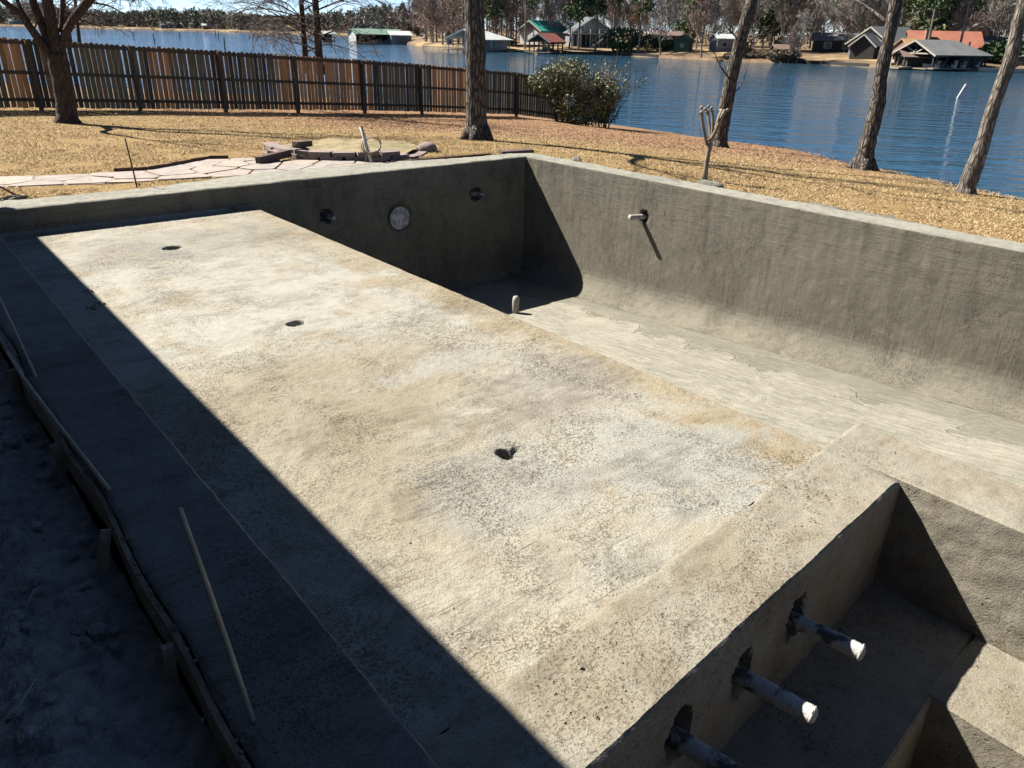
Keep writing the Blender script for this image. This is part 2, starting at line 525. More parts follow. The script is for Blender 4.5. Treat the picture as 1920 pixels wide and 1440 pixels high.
# fallen leaves and pine straw under the far trees
lm = t.math('ADD', t.math('MULTIPLY', sx.outputs[0], 0.62), t.math('MULTIPLY', sx.outputs[1], 0.38))
lm = t.math('ADD', lm, t.math('MULTIPLY', n2, 2.2))
col = t.mix(t.ramp(lm, 14.2 - 0, 17.5, 0, 0.72), col, t.mix(n3, (0.19, 0.10, 0.06), (0.32, 0.185, 0.11)))
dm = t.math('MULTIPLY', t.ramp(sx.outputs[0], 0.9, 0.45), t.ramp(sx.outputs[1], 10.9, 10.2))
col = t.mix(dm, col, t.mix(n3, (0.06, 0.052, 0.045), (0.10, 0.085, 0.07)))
M_LAWN = t.fin(col, 0.95, t.math('ADD', t.math('MULTIPLY', n3, 0.03), t.math('MULTIPLY', n4, 0.012)), 0.1)
o = bpy.data.objects.new('lawn', mk_mesh('lawn', np.stack([GX, GY, GZ], -1).reshape(-1, 3), grid_faces(*GX.shape), True))
COL.objects.link(o); o.data.materials.append(M_LAWN)
tag(o, 'dormant tan lawn sloping down from the pool to the lake', None, None, 'structure')

# dirt strip beside the form board
t = NT('dark_dirt')
v = t.vec()
n1 = t.noise(v, 1.3, 5, 0.6); n3 = t.noise(v, 18, 5, 0.7); n4 = t.noise(v, 70, 3, 0.6)
col = t.mix(t.ramp(n1, 0.35, 0.65), (0.40, 0.39, 0.365), (0.58, 0.56, 0.52))
col = t.mix(t.ramp(n3, 0.4, 0.7, 0, 0.6), col, (0.45, 0.43, 0.42), 'MULTIPLY')
M_DIRT = t.fin(col, 0.95, t.math('ADD', t.math('MULTIPLY', n3, 0.06), t.math('MULTIPLY', n4, 0.008)), 0.1)
dx_, dy_ = lin(-3.2, 0.455, .03), lin(-2.5, 10.4, .035)
DX, DY = np.meshgrid(dx_, dy_, indexing='ij')
ridge = np.abs(fbm(DX, DY, 2.6, 4, 31))
DZ = -0.17 + 0.06 * fbm(DX, DY, 0.9, 3, 21) + 0.05 * (0.35 - ridge) + 0.075 * fbm(DX, DY, 7, 4, 40, 0.7) - 0.07 * sstep(0.0, 0.40, DX) - 0.10 * sstep(9.8, 10.4, DY) - 0.1 * sstep(-2.7, -3.2, DX)
o = bpy.data.objects.new('dirt', mk_mesh('dirt', np.stack([DX, DY, DZ], -1).reshape(-1, 3), grid_faces(*DX.shape), True))
COL.objects.link(o); o.data.materials.append(M_DIRT)
tag(o, 'rough dark dirt along the shaded side of the pool', None, None, 'structure')
b = MB()
for _ in range(1500):
    x = rnd.uniform(-2.6, .40); y = rnd.uniform(0.6, 8.5)
    r = 0.008 + 0.040 * rnd.random() ** 3
    zz = -0.17 + 0.06 * float(fbm(np.array(x), np.array(y), 0.9, 3, 21)) + 0.05 * (0.35 - abs(float(fbm(np.array(x), np.array(y), 2.6, 4, 31)))) + 0.075 * float(fbm(np.array(x), np.array(y), 7, 4, 40, 0.7)) - 0.07 * float(sstep(0.0, 0.40, x))
    b.ball((x, y, zz + r * .4), (r * rnd.uniform(.8, 1.3), r * rnd.uniform(.8, 1.3), r * .8), 5, 3, 0.3)
o = b.put('clods', M_DIRT); tag(o, 'small clods of dirt lying on the dark ground', None, None, 'stuff')

# the lake
t = NT('lake_water')
v = t.vec()
wv = t.n('ShaderNodeMapping', {'Vector': v, 'Scale': (1, 1, 1), 'Rotation': (0, 0, math.radians(-32))}).outputs[0]
wv2 = t.n('ShaderNodeVectorMath', {0: wv, 1: (1.0, 0.30, 1.0)}, operation='MULTIPLY').outputs[0]
a = t.noise(wv2, 0.75, 3, 0.5, 0.4); b_ = t.noise(wv2, 2.6, 3, 0.55, 0.3); c = t.noise(v, 0.05, 3, 0.5)
h = t.math('ADD', t.math('MULTIPLY', a, 0.34), t.math('MULTIPLY', b_, 0.07))
h = t.math('MULTIPLY', h, t.ramp(c, 0.3, 0.7, 0.55, 1.1))
M_WATER = t.fin((0.02, 0.07, 0.12), 0.05, h, 0.5, 1.0, {'IOR': 1.33})
wx = np.array([-900, -300, -60, 10, 60, 120, 300, 900, 2500.]); wy = np.array([-900, -300, -60, 0, 30, 60, 120, 300, 900, 2500.])
WX, WY = np.meshgrid(wx, wy, indexing='ij')
o = bpy.data.objects.new('lake', mk_mesh('lake', np.stack([WX, WY, np.full(WX.shape, ZW)], -1).reshape(-1, 3), grid_faces(*WX.shape)))
COL.objects.link(o); o.data.materials.append(M_WATER)
tag(o, 'rippled blue lake reflecting the far trees', None, None, 'structure')

# the far bank: rows stepping back from its water line, out to the horizon
BANK = np.array([(-900, 1500), (-260, 1020), (40, 800), (106, 735), (178, 596), (215, 500), (245, 452), (232, 380), (190, 300), (150, 250), (137, 221), (122, 185), (118, 166), (116, 152),
                 (122, 144), (121, 133), (131, 126), (131, 113), (128, 103), (130, 90), (138, 84), (136, 74), (133.5, 65), (140, 54), (144, 49), (160, 25), (200, -40), (300, -200), (700, -700)], float)
OFF = [(-1.5, -0.7), (0, 0.02), (0.5, 0.42), (4, 0.75), (14, 1.3), (40, 2.1), (110, 3.2), (400, 4.5), (2600, 6.0)]


def bank_out(p):
    d = p / np.linalg.norm(p)
    return d


bv = []
for p in BANK:
    d = bank_out(p)
    for off, hh in OFF:
        q = p + d * off
        bv.append((q[0], q[1], ZW + hh))
t = NT('far_bank_ground')
v = t.vec()
n1 = t.noise(v, 0.06, 5, 0.6); n2 = t.noise(v, 0.6, 5, 0.7)
col = t.mix(t.ramp(n1, 0.4, 0.6), (0.36, 0.26, 0.14), (0.17, 0.12, 0.08))
col = t.mix(t.ramp(n2, 0.4, 0.65, 0, .6), col, (0.5, 0.45, 0.4), 'MULTIPLY')
M_BANK = t.fin(col, 0.95, None, 0.1)
o = bpy.data.objects.new('far_bank', mk_mesh('far_bank', bv, grid_faces(len(BANK), len(OFF)), False))
COL.objects.link(o); o.data.materials.append(M_BANK)
tag(o, 'low tan bank on the other side of the lake', None, None, 'structure')


def bank_r(az):
    """ground distance to the far water line in that direction"""
    azs = np.arctan2(BANK[:, 1], BANK[:, 0])
    rs = np.hypot(BANK[:, 0], BANK[:, 1])
    k = np.argsort(azs)
    return float(np.interp(az, azs[k], rs[k]))


def bank_z(off):
    return ZW + float(np.interp(off, [q[0] for q in OFF], [q[1] for q in OFF]))


def on_bank(px, off):
    d = rayd(px, 60); az = math.atan2(d[1], d[0])
    r = bank_r(az) + off
    return np.array([r * math.cos(az), r * math.sin(az), bank_z(off)])


# ------------------------------------------------------------------ the house whose porch roof shades this side
M_SIDING = simple('house_siding', (0.45, 0.42, 0.37), (0.40, 0.37, 0.33), 2, 0.002, 20)
M_SHINGLE = simple('porch_shingle', (0.12, 0.11, 0.10), (0.08, 0.075, 0.07), 3, 0.004, 25)
hs = thing('house', 'house beside the pool whose porch roof throws the wide shade', 'house', (-4, 2, -.2))
MB().box((-5.2, 2, 1.3), (2.4, 22, 3.0)).put('wall', M_SIDING, hs)
MB().box((-2.98, 2.0, 3.0), (6.08, 23.6, 0.2)).put('porch_roof', M_SHINGLE, hs)
for yy in (-7.5, -2.6):
    MB().box((-0.2, yy, 1.34), (.16, .16, 3.1)).put('post', M_SIDING, hs)


# ------------------------------------------------------------------ the pool
POOL = thing('swimming_pool', 'unfinished bare grey concrete swimming pool with a wide shallow shelf', 'swimming pool', (5.0, 6.0, -2.2))
ZS = -0.32                                  # shelf level


def fz(y):
    return -2.2 + np.clip(10.0 - np.asarray(y, float), 0, 20) * .055


def xe(y):
    return 4.27 + (11.12 - np.asarray(y, float)) * .012


def yA(x):
    return 1.29 + (np.asarray(x, float) - 1.49) * .092


def yB(x):
    return 1.76 + (np.asarray(x, float) - 1.16) * .09


def sweep(name, m, along, prof, axis, relief=0.006, seed=0, dents=(), smooth=True, sharp=None):
    """a profile carried along x or y. prof(s) gives arrays (a, z, na, nz): the across place, the height and the way out of the surface"""
    s = np.asarray(along)
    A, Z, NA, NZ = prof(s)                  # each (len(s), k)
    S = np.repeat(s[:, None], A.shape[1], 1)
    arc = np.concatenate([[0], np.cumsum(np.hypot(np.diff(A[0]), np.diff(Z[0])))])[None] + 0 * A
    d = relief * (0.9 * fbm(S, arc, 1.3, 2, seed) + 0.8 * fbm(S, arc, 7.0, 3, seed + 9) + 0.35 * fbm(S, arc, 24.0, 2, seed + 19))
    for (s0, a0, z0, rs, rz, dep) in dents:
        q = np.hypot((S - s0) / rs, np.hypot(A - a0, Z - z0) / rz) + 0.22 * fbm(S, arc, 16, 2, seed + 5)
        d = d - dep * sstep(1.08, 0.80, q)
    A = A + NA * d; Z = Z + NZ * d
    v = np.stack([S, A, Z] if axis == 'x' else [A, S, Z], -1).reshape(-1, 3)
    f = grid_faces(*A.shape)
    o = put(name, v, f, m, POOL, smooth)
    o.data.set_sharp_from_angle(angle=math.radians(40))
    return o


def poly_prof(fn, ds=0.025, rnd_r=0.012):
    """fn(s) -> list of corner points (a, z) for each s; resampled into the grid the sweep wants"""
    def prof(s):
        pts0 = np.array(fn(s[len(s) // 2]), float)
        seg = np.hypot(*np.diff(pts0, axis=0).T)
        ns = [max(1, int(math.ceil(q / (ds if q < 4.5 else .05)))) for q in seg]
        rows = []
        nrm = []
        for si in s:
            pts = np.array(fn(si), float)
            out = [pts[0]]; nn = []
            for k, n in enumerate(ns):
                for j in range(1, n + 1):
                    out.append(pts[k] + (pts[k + 1] - pts[k]) * j / n)
            rows.append(out)
        R = np.array(rows)
        T = np.gradient(R, axis=1)
        T /= np.linalg.norm(T, axis=2, keepdims=True) + 1e-9
        return R[..., 0], R[..., 1], -T[..., 1] * SGN[0], T[..., 0] * SGN[0]
    return prof


SGN = [1.0]

# shelf: the sheet runs from the left ledge to its open edge, then down to the deep floor
u = np.linspace(0, 1, 330)
sv = np.linspace(0, 1, 900)
U, V = np.meshgrid(u, sv, indexing='ij')
Xl = .925
y0 = 0; Xg = Xl + (4.4 - Xl) * U
Yg = yB(Xg) + (11.13 - yB(Xg)) * V
Xg = Xl + (xe(Yg) - Xl) * U
Yg = yB(Xg) + (11.13 - yB(Xg)) * V
rough = sstep(-0.10, 0.30, fbm(Xg, Yg, 0.9, 3, 71) + 0.25 * sstep(5.5, 3.0, Yg) - 0.35 * np.exp(-(((Xg - 3.6) / .8) ** 2 + ((Yg - 2.5) / .55) ** 2)))
Zg = ZS + 0.006 * fbm(Xg, Yg, 0.6, 3, 51) + 0.004 * fbm(Xg, Yg, 3.2, 3, 61) + 0.0012 * fbm(Xg, Yg, 17, 3, 81, 0.7) + 0.0085 * rough * (np.abs(fbm(Xg, Yg, 11, 3, 83, 0.75)) - 0.25)
Zg += 0.05 * sstep(0.10, 0.0, Xg - Xl) ** 2 + 0.04 * sstep(0.10, 0.0, 11.12 - Yg) ** 2
edge = (xe(Yg) - Xg) / .03
Zg -= 0.016 * np.clip(1 - edge, 0, 1) ** 2
for (hx, hy, ra, rb, dep) in ((2.58, 9.46, .10, .085, .35), (2.64, 6.22, .078, .07, .35), (2.675, 3.26, .052, .062, .35), (2.745, 3.245, .055, .05, .03)):
    q = np.hypot((Xg - hx) / ra, (Yg - hy) / rb) + 0.25 * fbm(Xg, Yg, 22, 2, 91)
    Zg -= dep * sstep(1.1, 0.72, q) + 0.006 * sstep(2.2, 1.0, q)
xs_ = [Xg[-1] + 0.004, Xg[-1] + 0.006]
ext = []
for zz in np.concatenate([[ZS - .04], np.linspace(ZS - .10, -2.3, 30)]):
    ext.append(np.stack([Xg[-1] + .004 + 0.006 * fbm(Yg[-1], Yg[-1] * 0 + zz, 6, 3, 14), Yg[-1], np.full_like(Yg[-1], zz)], -1))
top = np.stack([Xg, Yg, Zg], -1)
full = np.concatenate([top, np.array(ext)], 0)
o = put('sun_shelf', full.reshape(-1, 3), grid_faces(full.shape[0], full.shape[1]), C_SHELF, POOL, True)

# left ledge
SGN[0] = 1.0
ys = lin(-2.4, 11.14, .028)
wob = lambda y: 0.012 * math.sin(y * 2.1) + 0.010 * math.sin(y * 5.3 + 1)
sweep('ledge', C_BEAM, ys, poly_prof(lambda y: [(.49 + wob(y), -.30), (.49 + wob(y), -.012), (.505 + wob(y), 0), (.918, 0), (.93, -.012), (.93, -2.3 if y < 1.9 else -.5)]), 'y', 0.008, 3)
# far wall: outside face, coping, inside face, cove, out to the floor
xs = lin(.5, 9.47, .026)


def rag0(q, amp, seed=0):
    return amp * float(fbm(np.array(q), np.array(seed * 3.7), 4.0, 4, 70 + seed, .65))


def far_prof(x):
    yo = float(far_out(x)) + rag0(x, .07, 1)
    z0 = float(fz(11.0)); e_ = rag0(x, .008, 2)
    pts = [(yo + .01, -.45), (yo, -.02), (yo - .02, 0), (11.14 + e_, rag0(x, .008, 5)), (11.12 + e_, -.014), (11.12, z0 + .22)]
    for k in range(1, 6):
        a = k / 5 * math.pi / 2
        pts.append((11.12 - .22 * (1 - math.cos(a)), z0 + .22 - .22 * math.sin(a)))
    return pts


SGN[0] = -1.0
sweep('pool_wall', C_WALL, xs, poly_prof(far_prof), 'x', 0.006, 11,
      [(5.40, 11.12, -.60, .10, .11, .15), (6.73, 11.12, -.80, .235, .245, .06), (8.32, 11.12, -.57, .12, .12, .15)])


# right wall: coping, inside face and wide cove
def right_prof(y):
    X0 = float(xr(y)); z0 = float(fz(y)); RC = .40; e_ = rag0(y, .012, 3); g_ = rag0(y, .07, 4)
    pts = [(X0 + .39 + g_, -.55), (X0 + .37 + g_, -.02), (X0 + .35 + g_, .004 + rag0(y, .012, 7)), (X0 + .02 + e_, rag0(y, .012, 6)), (X0 + e_, -.02), (X0, z0 + RC)]
    for k in range(1, 9):
        a = k / 8 * math.pi / 2
        pts.append((X0 - RC * (1 - math.cos(a)), z0 + RC - RC * math.sin(a)))
    return pts


ysr = lin(-2.4, 11.14, .027)
SGN[0] = -1.0
sweep('pool_wall', C_WALL, ysr, poly_prof(right_prof), 'y', 0.0045, 23, [(8.24, float(xr(8.27)), -.60, .09, .10, .14)])
# corner of the coping
b = MB(); b.prism([(9.46, 11.13), (9.86, 11.13), (9.86, 11.40), (9.80, 11.56), (9.46, 11.56)], -.45, -.003)
b.put('coping_corner', C_WALL, POOL)
# deep floor
yf = lin(-2.4, 11.13, .04)
uf = np.linspace(0, 1, 130)
UF, YF = np.meshgrid(uf, yf, indexing='ij')
XF = 4.1 + (xr(YF) - .398 - 4.1) * UF
ZF = fz(YF) + 0.010 * fbm(XF, YF, 0.8, 3, 33) + 0.004 * fbm(XF, YF, 5, 3, 34)
# overlapping fans left by the trowel against the cove
fan = 0.45 + 0.22 * fbm(YF, YF * 0, 0.9, 3, 77)
ZF += 0.012 * sstep(fan + .04, fan - .02, xr(YF) - .40 - XF)
ZF -= 0.012 * sstep(0.02, 0.0, xr(YF) - .40 - XF)
put('pool_floor', np.stack([XF, YF, ZF], -1).reshape(-1, 3), grid_faces(*XF.shape)[:, ::-1].copy(), C_FLOOR, POOL, True)

# spa: dividing wall, outer wall, bench, floor
xs = lin(.92, 4.87, .02)
SGN[0] = -1.0


def rag(q, amp, seed=0):
    return amp * float(fbm(np.array(q), np.array(seed * 3.7), 5.0, 4, 90 + seed, .65))


def div_prof(x):
    a, bq = float(yA(x)) + rag(x, .012, 1), float(yB(x)) + rag(x, .03, 2)
    return [(bq + .01, -.5), (bq + .004, ZS + .006), (bq - .012, ZS + .014), (a + .014, ZS + .012 - .04 * float(sstep(4.28, 4.40, x))), (a, ZS - .004 - .04 * float(sstep(4.28, 4.40, x))), (a, -1.75)]


sweep('spa_wall', C_SPA, xs, poly_prof(div_prof, .018), 'x', 0.010, 41,
      [(3.15, 1.44, -.64, .085, .15, .14), (2.62, 1.40, -.65, .085, .15, .14), (2.10, 1.35, -.65, .085, .15, .14)])
SGN[0] = 1.0
ysw = lin(-2.2, 1.95, .02)
sweep('spa_wall', C_SPA, ysw, poly_prof(lambda y: [(4.37, -1.75), (4.37, ZS - .004), (4.384, ZS + .006), (4.85 + (1.6 - y) * .03, ZS + .006), (4.87 + (1.6 - y) * .03, ZS - .005), (4.87 + (1.6 - y) * .03, -2.2)], .018), 'y', 0.010, 43)
SGN[0] = -1.0
xs = lin(.92, 4.375, .025)
sweep('spa_bench', C_SPA, xs, poly_prof(lambda x: [(float(yA(x)) + .01, -1.09), (float(yA(x)) - .60, -1.09), (float(yA(x)) - .615, -1.105), (float(yA(x)) - .615, -1.75)], .03), 'x', 0.007, 45)
SGN[0] = 1.0
sweep('spa_bench', C_SPA, lin(-2.2, .93, .03), poly_prof(lambda y: [(3.70, -1.75), (3.70, -1.105), (3.715, -1.09), (4.375, -1.09)], .03), 'y', 0.007, 47)
b = MB(); b.box((2.4, -.7, -1.70), (3.0, 3.2, .1)); b.put('spa_floor', C_SPA, POOL)
# near end of the pool, out of view
b = MB(); b.box((7.1, -2.5, -1.1), (5.4, .3, 2.2)); b.box((2.7, -2.4, -1.0), (3.5, .3, 2.0)); b.put('pool_wall', C_WALL, POOL)

# pipes cast into the walls, and the light niche
def stub(a, bq, r, m, endm=None, n=14, name='pipe'):
    mb = MB(); a = np.array(a, float); bq = np.array(bq, float)
    pts = [a + (bq - a) * k / 8 for k in range(9)]
    mb.tube(pts, [r * (1 + rnd.uniform(-.05, .05)) for _ in pts], n, False)
    o = mb.put(name, m, POOL, True)
    d = (bq - a) / np.linalg.norm(bq - a)
    e = MB(); e.tube([bq - d * .001, bq + d * r * .12, bq + d * r * .35, bq + d * r * .45], [r * 1.02, r * .98, r * .7, r * .2], n, True, 0.16)
    e.put('pipe_end', endm or m, o, True)
    return o


stub((3.14, 1.60, -.67), (3.235, 1.125, -.68), .044, M_PIPEDARK, M_LITEND)
stub((2.60, 1.56, -.68), (2.70, 1.065, -.69), .044, M_PIPEDARK, M_LITEND)
stub((2.08, 1.50, -.68), (2.19, 1.0, -.69), .044, M_PIPEDARK, M_LITEND)
stub((5.40, 11.24, -.60), (5.46, 11.00, -.62), .038, M_PIPEDARK, M_PIPE)
stub((8.32, 11.24, -.57), (8.40, 11.02, -.58), .038, M_PIPEDARK)
stub((9.66, 8.27, -.61), (9.345, 8.34, -.60), .043, M_PIPE, M_LITEND)
mb = MB(); mb.tube([(7.76, 9.27, -2.22), (7.76, 9.27, -2.06), (7.76, 9.27, -2.0), (7.765, 9.27, -1.93), (7.765, 9.27, -1.88), (7.765, 9.27, -1.865)], [.055, .055, .06, .06, .045, .012], 14)
mb.put('pipe', simple('pipe_mortar', (0.45, 0.43, 0.37), (0.33, 0.31, 0.27), 14, 0.004, 40), POOL, True)
mb = MB(); mb.tube([(6.73, 11.155, -.80), (6.73, 11.115, -.80), (6.73, 11.108, -.80), (6.73, 11.10, -.80)], [.19, .19, .17, .02], 28)
mb.put('light_niche', simple('niche_cover', (0.62, 0.62, 0.60), (0.30, 0.30, 0.30), 9, 0.002, 40, lo=.42, hi=.6), POOL)

# mortar crumbs on the shelf and the dividing wall
b = MB()


def crumb(x, y, z, r):
    v = [(x + r * rnd.uniform(.6, 1.2) * math.cos(q), y + r * rnd.uniform(.6, 1.2) * math.sin(q), z - .003) for q in (0.3, 1.7, 3.0, 4.6)]
    v.append((x + rnd.uniform(-.3, .3) * r, y + rnd.uniform(-.3, .3) * r, z + r * rnd.uniform(.5, 1.0)))
    b.add(v, [(0, 1, 4), (1, 2, 4), (2, 3, 4), (3, 0, 4)])


for (cx_, cy_, sx_, sy_, n_, r_) in ((*at(172, 577, ZS)[:2], .045, .045, 16, .022), (*at(183, 570, ZS)[:2], .03, .05, 10, .02), (*at(168, 549, ZS)[:2], .03, .03, 6, .018), (*at(160, 546, ZS)[:2], .03, .03, 5, .018), (3.2, 1.72, .5, .14, 60, .007), (2.2, 1.6, .5, .13, 50, .008), (1.6, 1.5, .2, .08, 14, .009),
                                    (3.9, 2.9, .3, .7, 50, .006), (3.7, 4.2, .25, .4, 30, .007), (2.6, 5, 1.1, 2.4, 170, .005), (4.55, 1.75, .2, .3, 40, .006), (2.7, 2.6, .9, .5, 60, .005)):
    for _ in range(n_):
        x = rnd.gauss(cx_, sx_); y = rnd.gauss(cy_, sy_)
        if x < .95 or x > 4.8: continue
        on_wall = y < float(yB(x)) + .02
        if on_wall and y < float(yA(x)) + .03: continue
        if not on_wall and x > 4.3: continue
        crumb(x, y, ZS + (.013 if on_wall else .002), r_ * rnd.uniform(.5, 1.5))
o = b.put('debris', C_SPA); tag(o, 'crumbs of mortar scattered on the pool shelf', None, None, 'stuff')

# form board with stakes, sticks and the string line
FB = thing('form_board', 'long mud caked wooden form board along the shaded outer edge of the pool', 'form board', (.46, 4.5, -.2))
for k in range(5):
    ya, yb = -1.2 + k * 2.1, -1.2 + (k + 1) * 2.1 - .012
    b = MB(); n = 14
    for i in range(n):
        y1 = ya + (yb - ya) * i / n; y2 = ya + (yb - ya) * (i + 1) / n
        x1, x2 = .479 + wob(y1), .479 + wob(y2)
        tz1 = -.012 - .03 * abs(float(fbm(np.array(y1), np.array(3.), 3.1, 3, 61))); tz2 = -.012 - .03 * abs(float(fbm(np.array(y2), np.array(3.), 3.1, 3, 61)))
        b.add([(x1 - .019, y1, -.17), (x1 + .004, y1, -.17), (x1 + .004, y1, tz1), (x1 - .019, y1, tz1), (x2 - .019, y2, -.17), (x2 + .004, y2, -.17), (x2 + .004, y2, tz2), (x2 - .019, y2, tz2)],
              [(0, 1, 5, 4), (1, 2, 6, 5), (2, 3, 7, 6), (3, 0, 4, 7)] + ([(3, 2, 1, 0)] if i == 0 else []) + ([(4, 5, 6, 7)] if i == n - 1 else []))
    b.put('board', M_WOOD, FB)
for yy, lean in ((4.42, .03), (3.41, -.05), (2.49, .0), (5.7, .02), (1.2, 0.0)):
    b = MB(); b.beam((.415 + wob(yy) + lean, yy + lean, -.20), (.425 + wob(yy), yy, -.015), .042, .03, (0, 1, 0)); b.put('stake', M_WOOD, FB)
b = MB()
for _ in range(380):
    yy = rnd.uniform(.4, 7.8); r = .003 + .010 * rnd.random() ** 3
    b.ball((.480 + wob(yy) + rnd.gauss(0, .022), yy, -.008 + r * .2), (r, r * 1.4, r * .7), 5, 3, .3)
o = b.put('mortar', C_BEAM, FB); tag(o, None, None, None, 'stuff')


def stick(name, pts, r, m, label, cat, n=7, group=None):
    b = MB(); b.tube(pts, r, n, True, .03)
    return tag(b.put(name, m, None, True), label, cat, group)


stick('wooden_strip', [(.44, 6.45, .012), (.445, 5.4, .022), (.48, 4.6, .02), (.53, 3.72, .012)], [.011, .012, .012, .011], M_STICK, 'thin pale wooden strip lying along the top of the form board', 'wooden strip', 6)
stick('wooden_strip', [(.56, 7.6, .25), (.535, 6.3, .10), (.515, 5.43, -.005)], [.010, .011, .012], M_STICK, 'thin pale strip leaning away from the ledge at the left edge of the photo', 'wooden strip', 6)
stick('wooden_strip', [(.46, 7.0, .05), (.44, 6.2, .02), (.46, 5.55, .008)], [.012, .014, .012], simple('pink_stick', (.30, .23, .21), (.22, .17, .16), 8, .001), 'short dark reddish strip beside the pale strips on the form board', 'wooden strip', 6)
stick('rebar_rod', [(.54, 1.95, -.03), (.513, 1.975, .26), (.487, 2.00, .53), (.455, 2.03, .83)], [.009, .009, .0085, .008], M_STICK, 'tall leaning rod standing on the shaded ledge in front of the dirt', 'rod', 8)
STRAW = iter(('longest bit of pale straw on the dark dirt at the lower left', 'bit of straw lying flat at the foot of the form board near the leaning rod', 'short straw on the dirt, upper right one of the pair', 'short straw on the dirt, beside the form board above the lowest stake', 'bit of straw farthest back on the dark dirt'))
for pts in ([(-.18, 2.55, -.12), (-.05, 2.62, -.10), (.02, 2.75, -.12)], [(.28, 1.75, -.16), (.36, 1.72, -.14), (.40, 1.62, -.15)], [(.05, 3.2, -.13), (.11, 3.28, -.10)], [(.22, 3.05, -.13), (.2, 3.2, -.11)], [(-.25, 4.2, -.1), (-.12, 4.25, -.08)]):
    stick('straw', pts, .004, M_STICK, next(STRAW), 'straw', 4, 'bits of straw on the dirt')
stick('rebar_rod', [(2.93, 11.96, -.08), (2.91, 11.95, .25), (2.88, 11.94, .64)], .011, M_RUST, 'upright thin rusty rod at the far coping by the flagstone path', 'rod')
stick('rebar_rod', [(1.50, 11.84, -.03), (1.30, 11.98, .12), (1.02, 12.18, .33)], .013, M_RUST, 'rusty rod leaning left off the far coping at the left edge', 'rod')
b = MB()
b.ball((1.40, 11.86, -.01), (.15, .05, .04), 14, 7, .3)
o = b.put('mortar_lump', C_BEAM); tag(o, 'dark lump of spilt mortar at the foot of the leaning rusty rod', 'mortar')
# splashed mortar heaps outside the right coping
for i, (px, py, s_) in enumerate(((1545, 392, .2), (1660, 414, .35), (1330, 345, .14), (1080, 300, .08))):
    c = at(px, py, -.15); b = MB(); b.ball((c[0], c[1], float(terrain(c[0], c[1])) + .01), (s_ * .5, s_ * 1.7, .06), 14, 6, .4)
    o = b.put('mortar_heap', C_BEAM, None, True)
    tag(o, ['low grey heap of mortar outside the long coping, between the two', 'long grey heap of mortar outside the coping nearest the right edge', 'small heap of grey mortar round the foot of the pruned tree', 'smallest lump of grey mortar outside the coping near the far corner'][i], 'mortar', 'mortar heaps outside the coping')
#@@PART2
# ------------------------------------------------------------------ flagstone path and the stone ring
def clip(poly, n, c):
    out = []
    for i in range(len(poly)):
        a, b = poly[i], poly[(i + 1) % len(poly)]
        da, db = a[0] * n[0] + a[1] * n[1] - c, b[0] * n[0] + b[1] * n[1] - c
        if da <= 0: out.append(a)
        if (da < 0) != (db < 0) and da != db:
            q = da / (da - db); out.append((a[0] + (b[0] - a[0]) * q, a[1] + (b[1] - a[1]) * q))
    return out


def inset(poly, g):
    """pull a convex outline in by g"""
    c = np.mean(np.array(poly), axis=0); out = list(poly)
    for i in range(len(poly)):
        a, b = np.array(poly[i]), np.array(poly[(i + 1) % len(poly)])
        d = b - a; n = np.array([d[1], -d[0]]); L = np.linalg.norm(n)
        if L < 1e-6: continue
        n /= L
        if np.dot(n, c - a) > 0: n = -n
        out = clip(out, n, np.dot(n, a) - g)
        if len(out) < 3: return []
    return out


def in_poly(x, y, poly):
    ins = False; j = len(poly) - 1
    for i in range(len(poly)):
        xi, yi = poly[i]; xj, yj = poly[j]
        if ((yi > y) != (yj > y)) and (x < (xj - xi) * (y - yi) / (yj - yi + 1e-12) + xi): ins = not ins
        j = i
    return ins


PATH = [(-0.6, 14.5), (1.5, 13.92), (2.3, 13.62), (3.4, 13.30), (4.0, 13.62), (4.6, 14.02), (5.2, 13.72), (6.0, 13.05), (6.7, 12.55), (6.9, 12.02), (5.2, 12.0), (4.2, 12.12), (3.0, 12.36), (2.2, 12.72), (1.3, 13.02), (-0.6, 13.4)]
M_STONE = [simple('flagstone_%d' % i, c1, c2, 4, 0.006, 22, 0.85) for i, (c1, c2) in enumerate((((.40, .33, .285), (.31, .26, .23)), ((.37, .325, .29), (.29, .255, .23)), ((.42, .34, .28), (.33, .27, .225))))]
M_JOINT = simple('path_soil', (.34, .27, .21), (.22, .18, .14), 8, .004, 40)
path = thing('stone_path', None, None, (3, 13, -.06)); tag(path, 'pale flagstone path running along the far edge of the pool', None, None, 'structure')
b = MB()
b.v = [(p[0], p[1], float(terrain(*p)) + .004) for p in PATH]
def tri_poly(poly):
    from mathutils.geometry import tessellate_polygon
    return [tuple(t_) for t_ in tessellate_polygon([[Vector((p[0], p[1], 0)) for p in poly]])]
b.f = tri_poly(PATH)
b.put('bed', M_JOINT, path)
seeds = []
for _ in range(6000):
    x = rnd.uniform(-.6, 7); y = rnd.uniform(11.9, 14.6)
    if in_poly(x, y, PATH) and all(math.hypot((x - q[0]) * .75, y - q[1]) > .40 for q in seeds): seeds.append((x, y))
